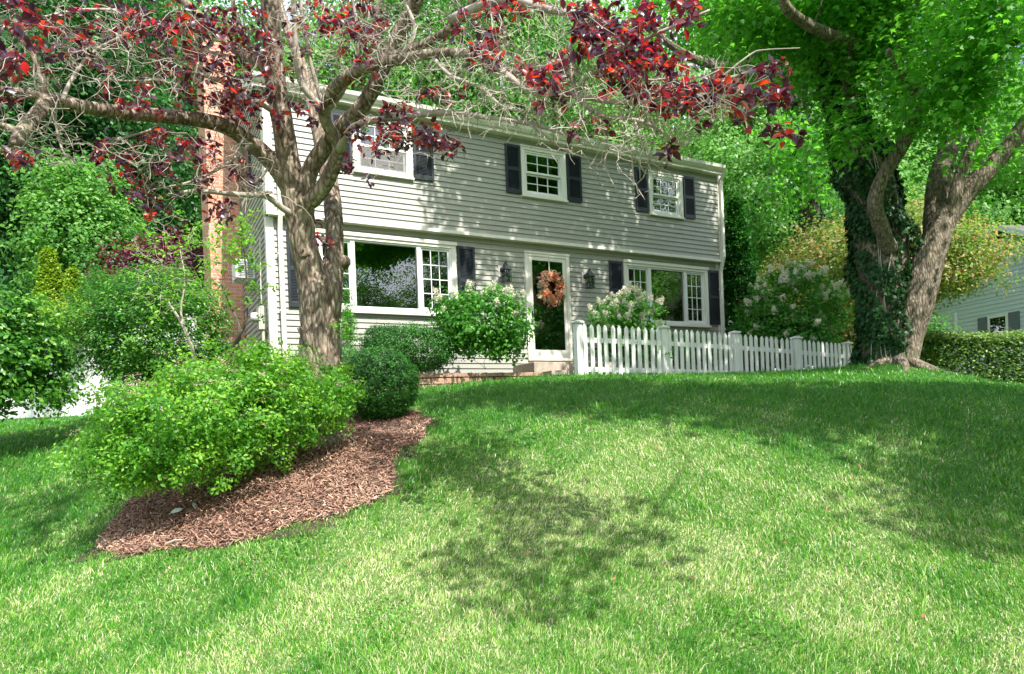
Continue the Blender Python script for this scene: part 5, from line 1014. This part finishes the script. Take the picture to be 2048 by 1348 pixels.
# clover and weeds in the grass / mulch
rc = np.random.default_rng(97); cc_ = np.array([hit(a, b)[:2] for a, b in [(930, 880), (960, 930), (905, 960), (1040, 900), (1090, 870), (880, 905), (990, 985), (860, 1010), (1120, 930), (300, 1150), (560, 1120), (80, 950), (1500, 1270), (760, 1250)]])
ci = rc.integers(0, len(cc_), 2600); xy = cc_[ci]+rc.normal(size=(2600, 2))*.14; okc = ~inpoly(xy[:, 0], xy[:, 1], MUL); xy = xy[okc]; nc = len(xy)
Pc = np.stack([xy[:, 0], xy[:, 1], gz(xy[:, 0], xy[:, 1])+rc.uniform(.03, .06, nc)], 1); Nc = rc.normal(size=(nc, 3))*.3+np.array([0, -.1, 1])
T_RND = (np.array([[0, 0, 0], [.25, .42, .03], [.75, .42, .03], [1, 0, 0], [.75, -.42, .03], [.25, -.42, .03]]), [(0, 1, 2, 3, 4, 5)])
tag(link('clover', leaf_mesh('clover', Pc, rc.uniform(.012, .028, nc), Nc, T_RND, rc.uniform(.4, 1, nc), rc), M['hyd']), 'small clover leaves growing in patches through the lawn', 'clover', kind='stuff')
# ------------------------------------------------------------------ grass
rg = np.random.default_rng(91); n = 1300000
Y = 2.6*np.exp(rg.uniform(0, 1, n)*math.log(21/2.6)); X = rg.uniform(-1.05, 1.3, n)*Y+rg.normal(size=n)*.02
def excl(x, y):
    m = inpoly(x+wob(x, y, .05, 3), y+wob(y, x, .05, 3), MUL) | inpoly(x, y, BED) | inpoly(x, y, BED2)
    lx = (x-HO[0])*hd[0]+(y-HO[1])*hd[1]; ly = -((x-HO[0])*hn[0]+(y-HO[1])*hn[1])
    m |= (lx > 1.9) & (lx < 12.6) & (ly > -.05); m |= (lx > 6.55) & (lx < 8.9) & (ly > -1.22) & (ly < 0)
    m |= (x-6.95)**2+(y-12.1)**2 < .5**2
    return m
ok = ~excl(X, Y); X, Y = X[ok], Y[ok]; n = len(X)
def fbm(x, y, f, s):
    return (np.sin(x*f+s)*np.sin(y*f*1.13+s*2)+.6*np.sin(x*f*2.1-y*f*1.3+s)+.4*np.sin(x*f*3.7+y*f*3.1+s*3)+.3*np.sin(y*f*6.1-x*f*4.3))/1.6
patch = fbm(X, Y, .8, 1.3)*.6+fbm(X, Y, 2.3, 4.)*.6+fbm(X, Y, 7., 2.)*.25
nearc = np.exp(-((Y-4.6)/2.6)**2)*.30+np.exp(-(((X-1.2)/2.6)**2+((Y-6.5)/1.6)**2))*.15
dry = np.clip(nearc*1.35+patch*.42+.07-.22*np.clip((Y-7.5)/2, 0, 1)-.18*np.clip((X-3.2)/1.5, 0, 1), 0, .92)
isdry = rg.uniform(0, 1, n) < dry*.85
v = np.where(isdry, rg.uniform(.74, 1.0, n), np.clip(.20+dry*.36+rg.normal(size=n)*.17, 0, .72))
keep = rg.uniform(0, 1, n) > .25*(dry > .5); X, Y, v, isdry, patch = X[keep], Y[keep], v[keep], isdry[keep], patch[keep]; n = len(X)
Z = gz(X, Y); dist = np.hypot(X, Y); h = rg.gamma(6, .0068, n)*np.clip(1+.42*fbm(X, Y, 4.3, 2.)+.2*fbm(X, Y, 11., 5.), .5, 1.9)*np.where(isdry, .65, 1.0)*np.clip(.9+dist*.02, 1, 1.25); wd = .0020*(dist/4)**.75*rg.uniform(.7, 1.5, n)
tall = rg.uniform(0, 1, n) < .02; h = np.where(tall, h*1.8, h)
a_ = rg.uniform(0, 6.28, n); la = 1.2+.8*np.sin(X*1.1+Y*.8)+rg.normal(size=n)*1.1; le = h*rg.uniform(.15, 1.45, n)
S = np.stack([np.cos(a_), np.sin(a_), np.zeros(n)], 1)*wd[:, None]; D = np.stack([np.cos(la)*le, np.sin(la)*le, np.zeros(n)], 1)
B0 = np.stack([X, Y, Z-.004], 1); up = np.array([0, 0, 1.])
V = np.stack([B0-S, B0+S, B0+D*.38+S*.8+up*(h*.6)[:, None], B0+D*.38-S*.8+up*(h*.6)[:, None], B0+D+up*(h*np.where(le > h*.8, .72, .98))[:, None]], 1)
me = soup('grass', V, [(0, 1, 2, 3), (3, 2, 4)], np.clip(np.repeat(v[:, None], 5, 1), 0, 1)); tag(link('grass', me, M['grass']), 'lawn grass with dry straw patches', 'grass', kind='stuff')
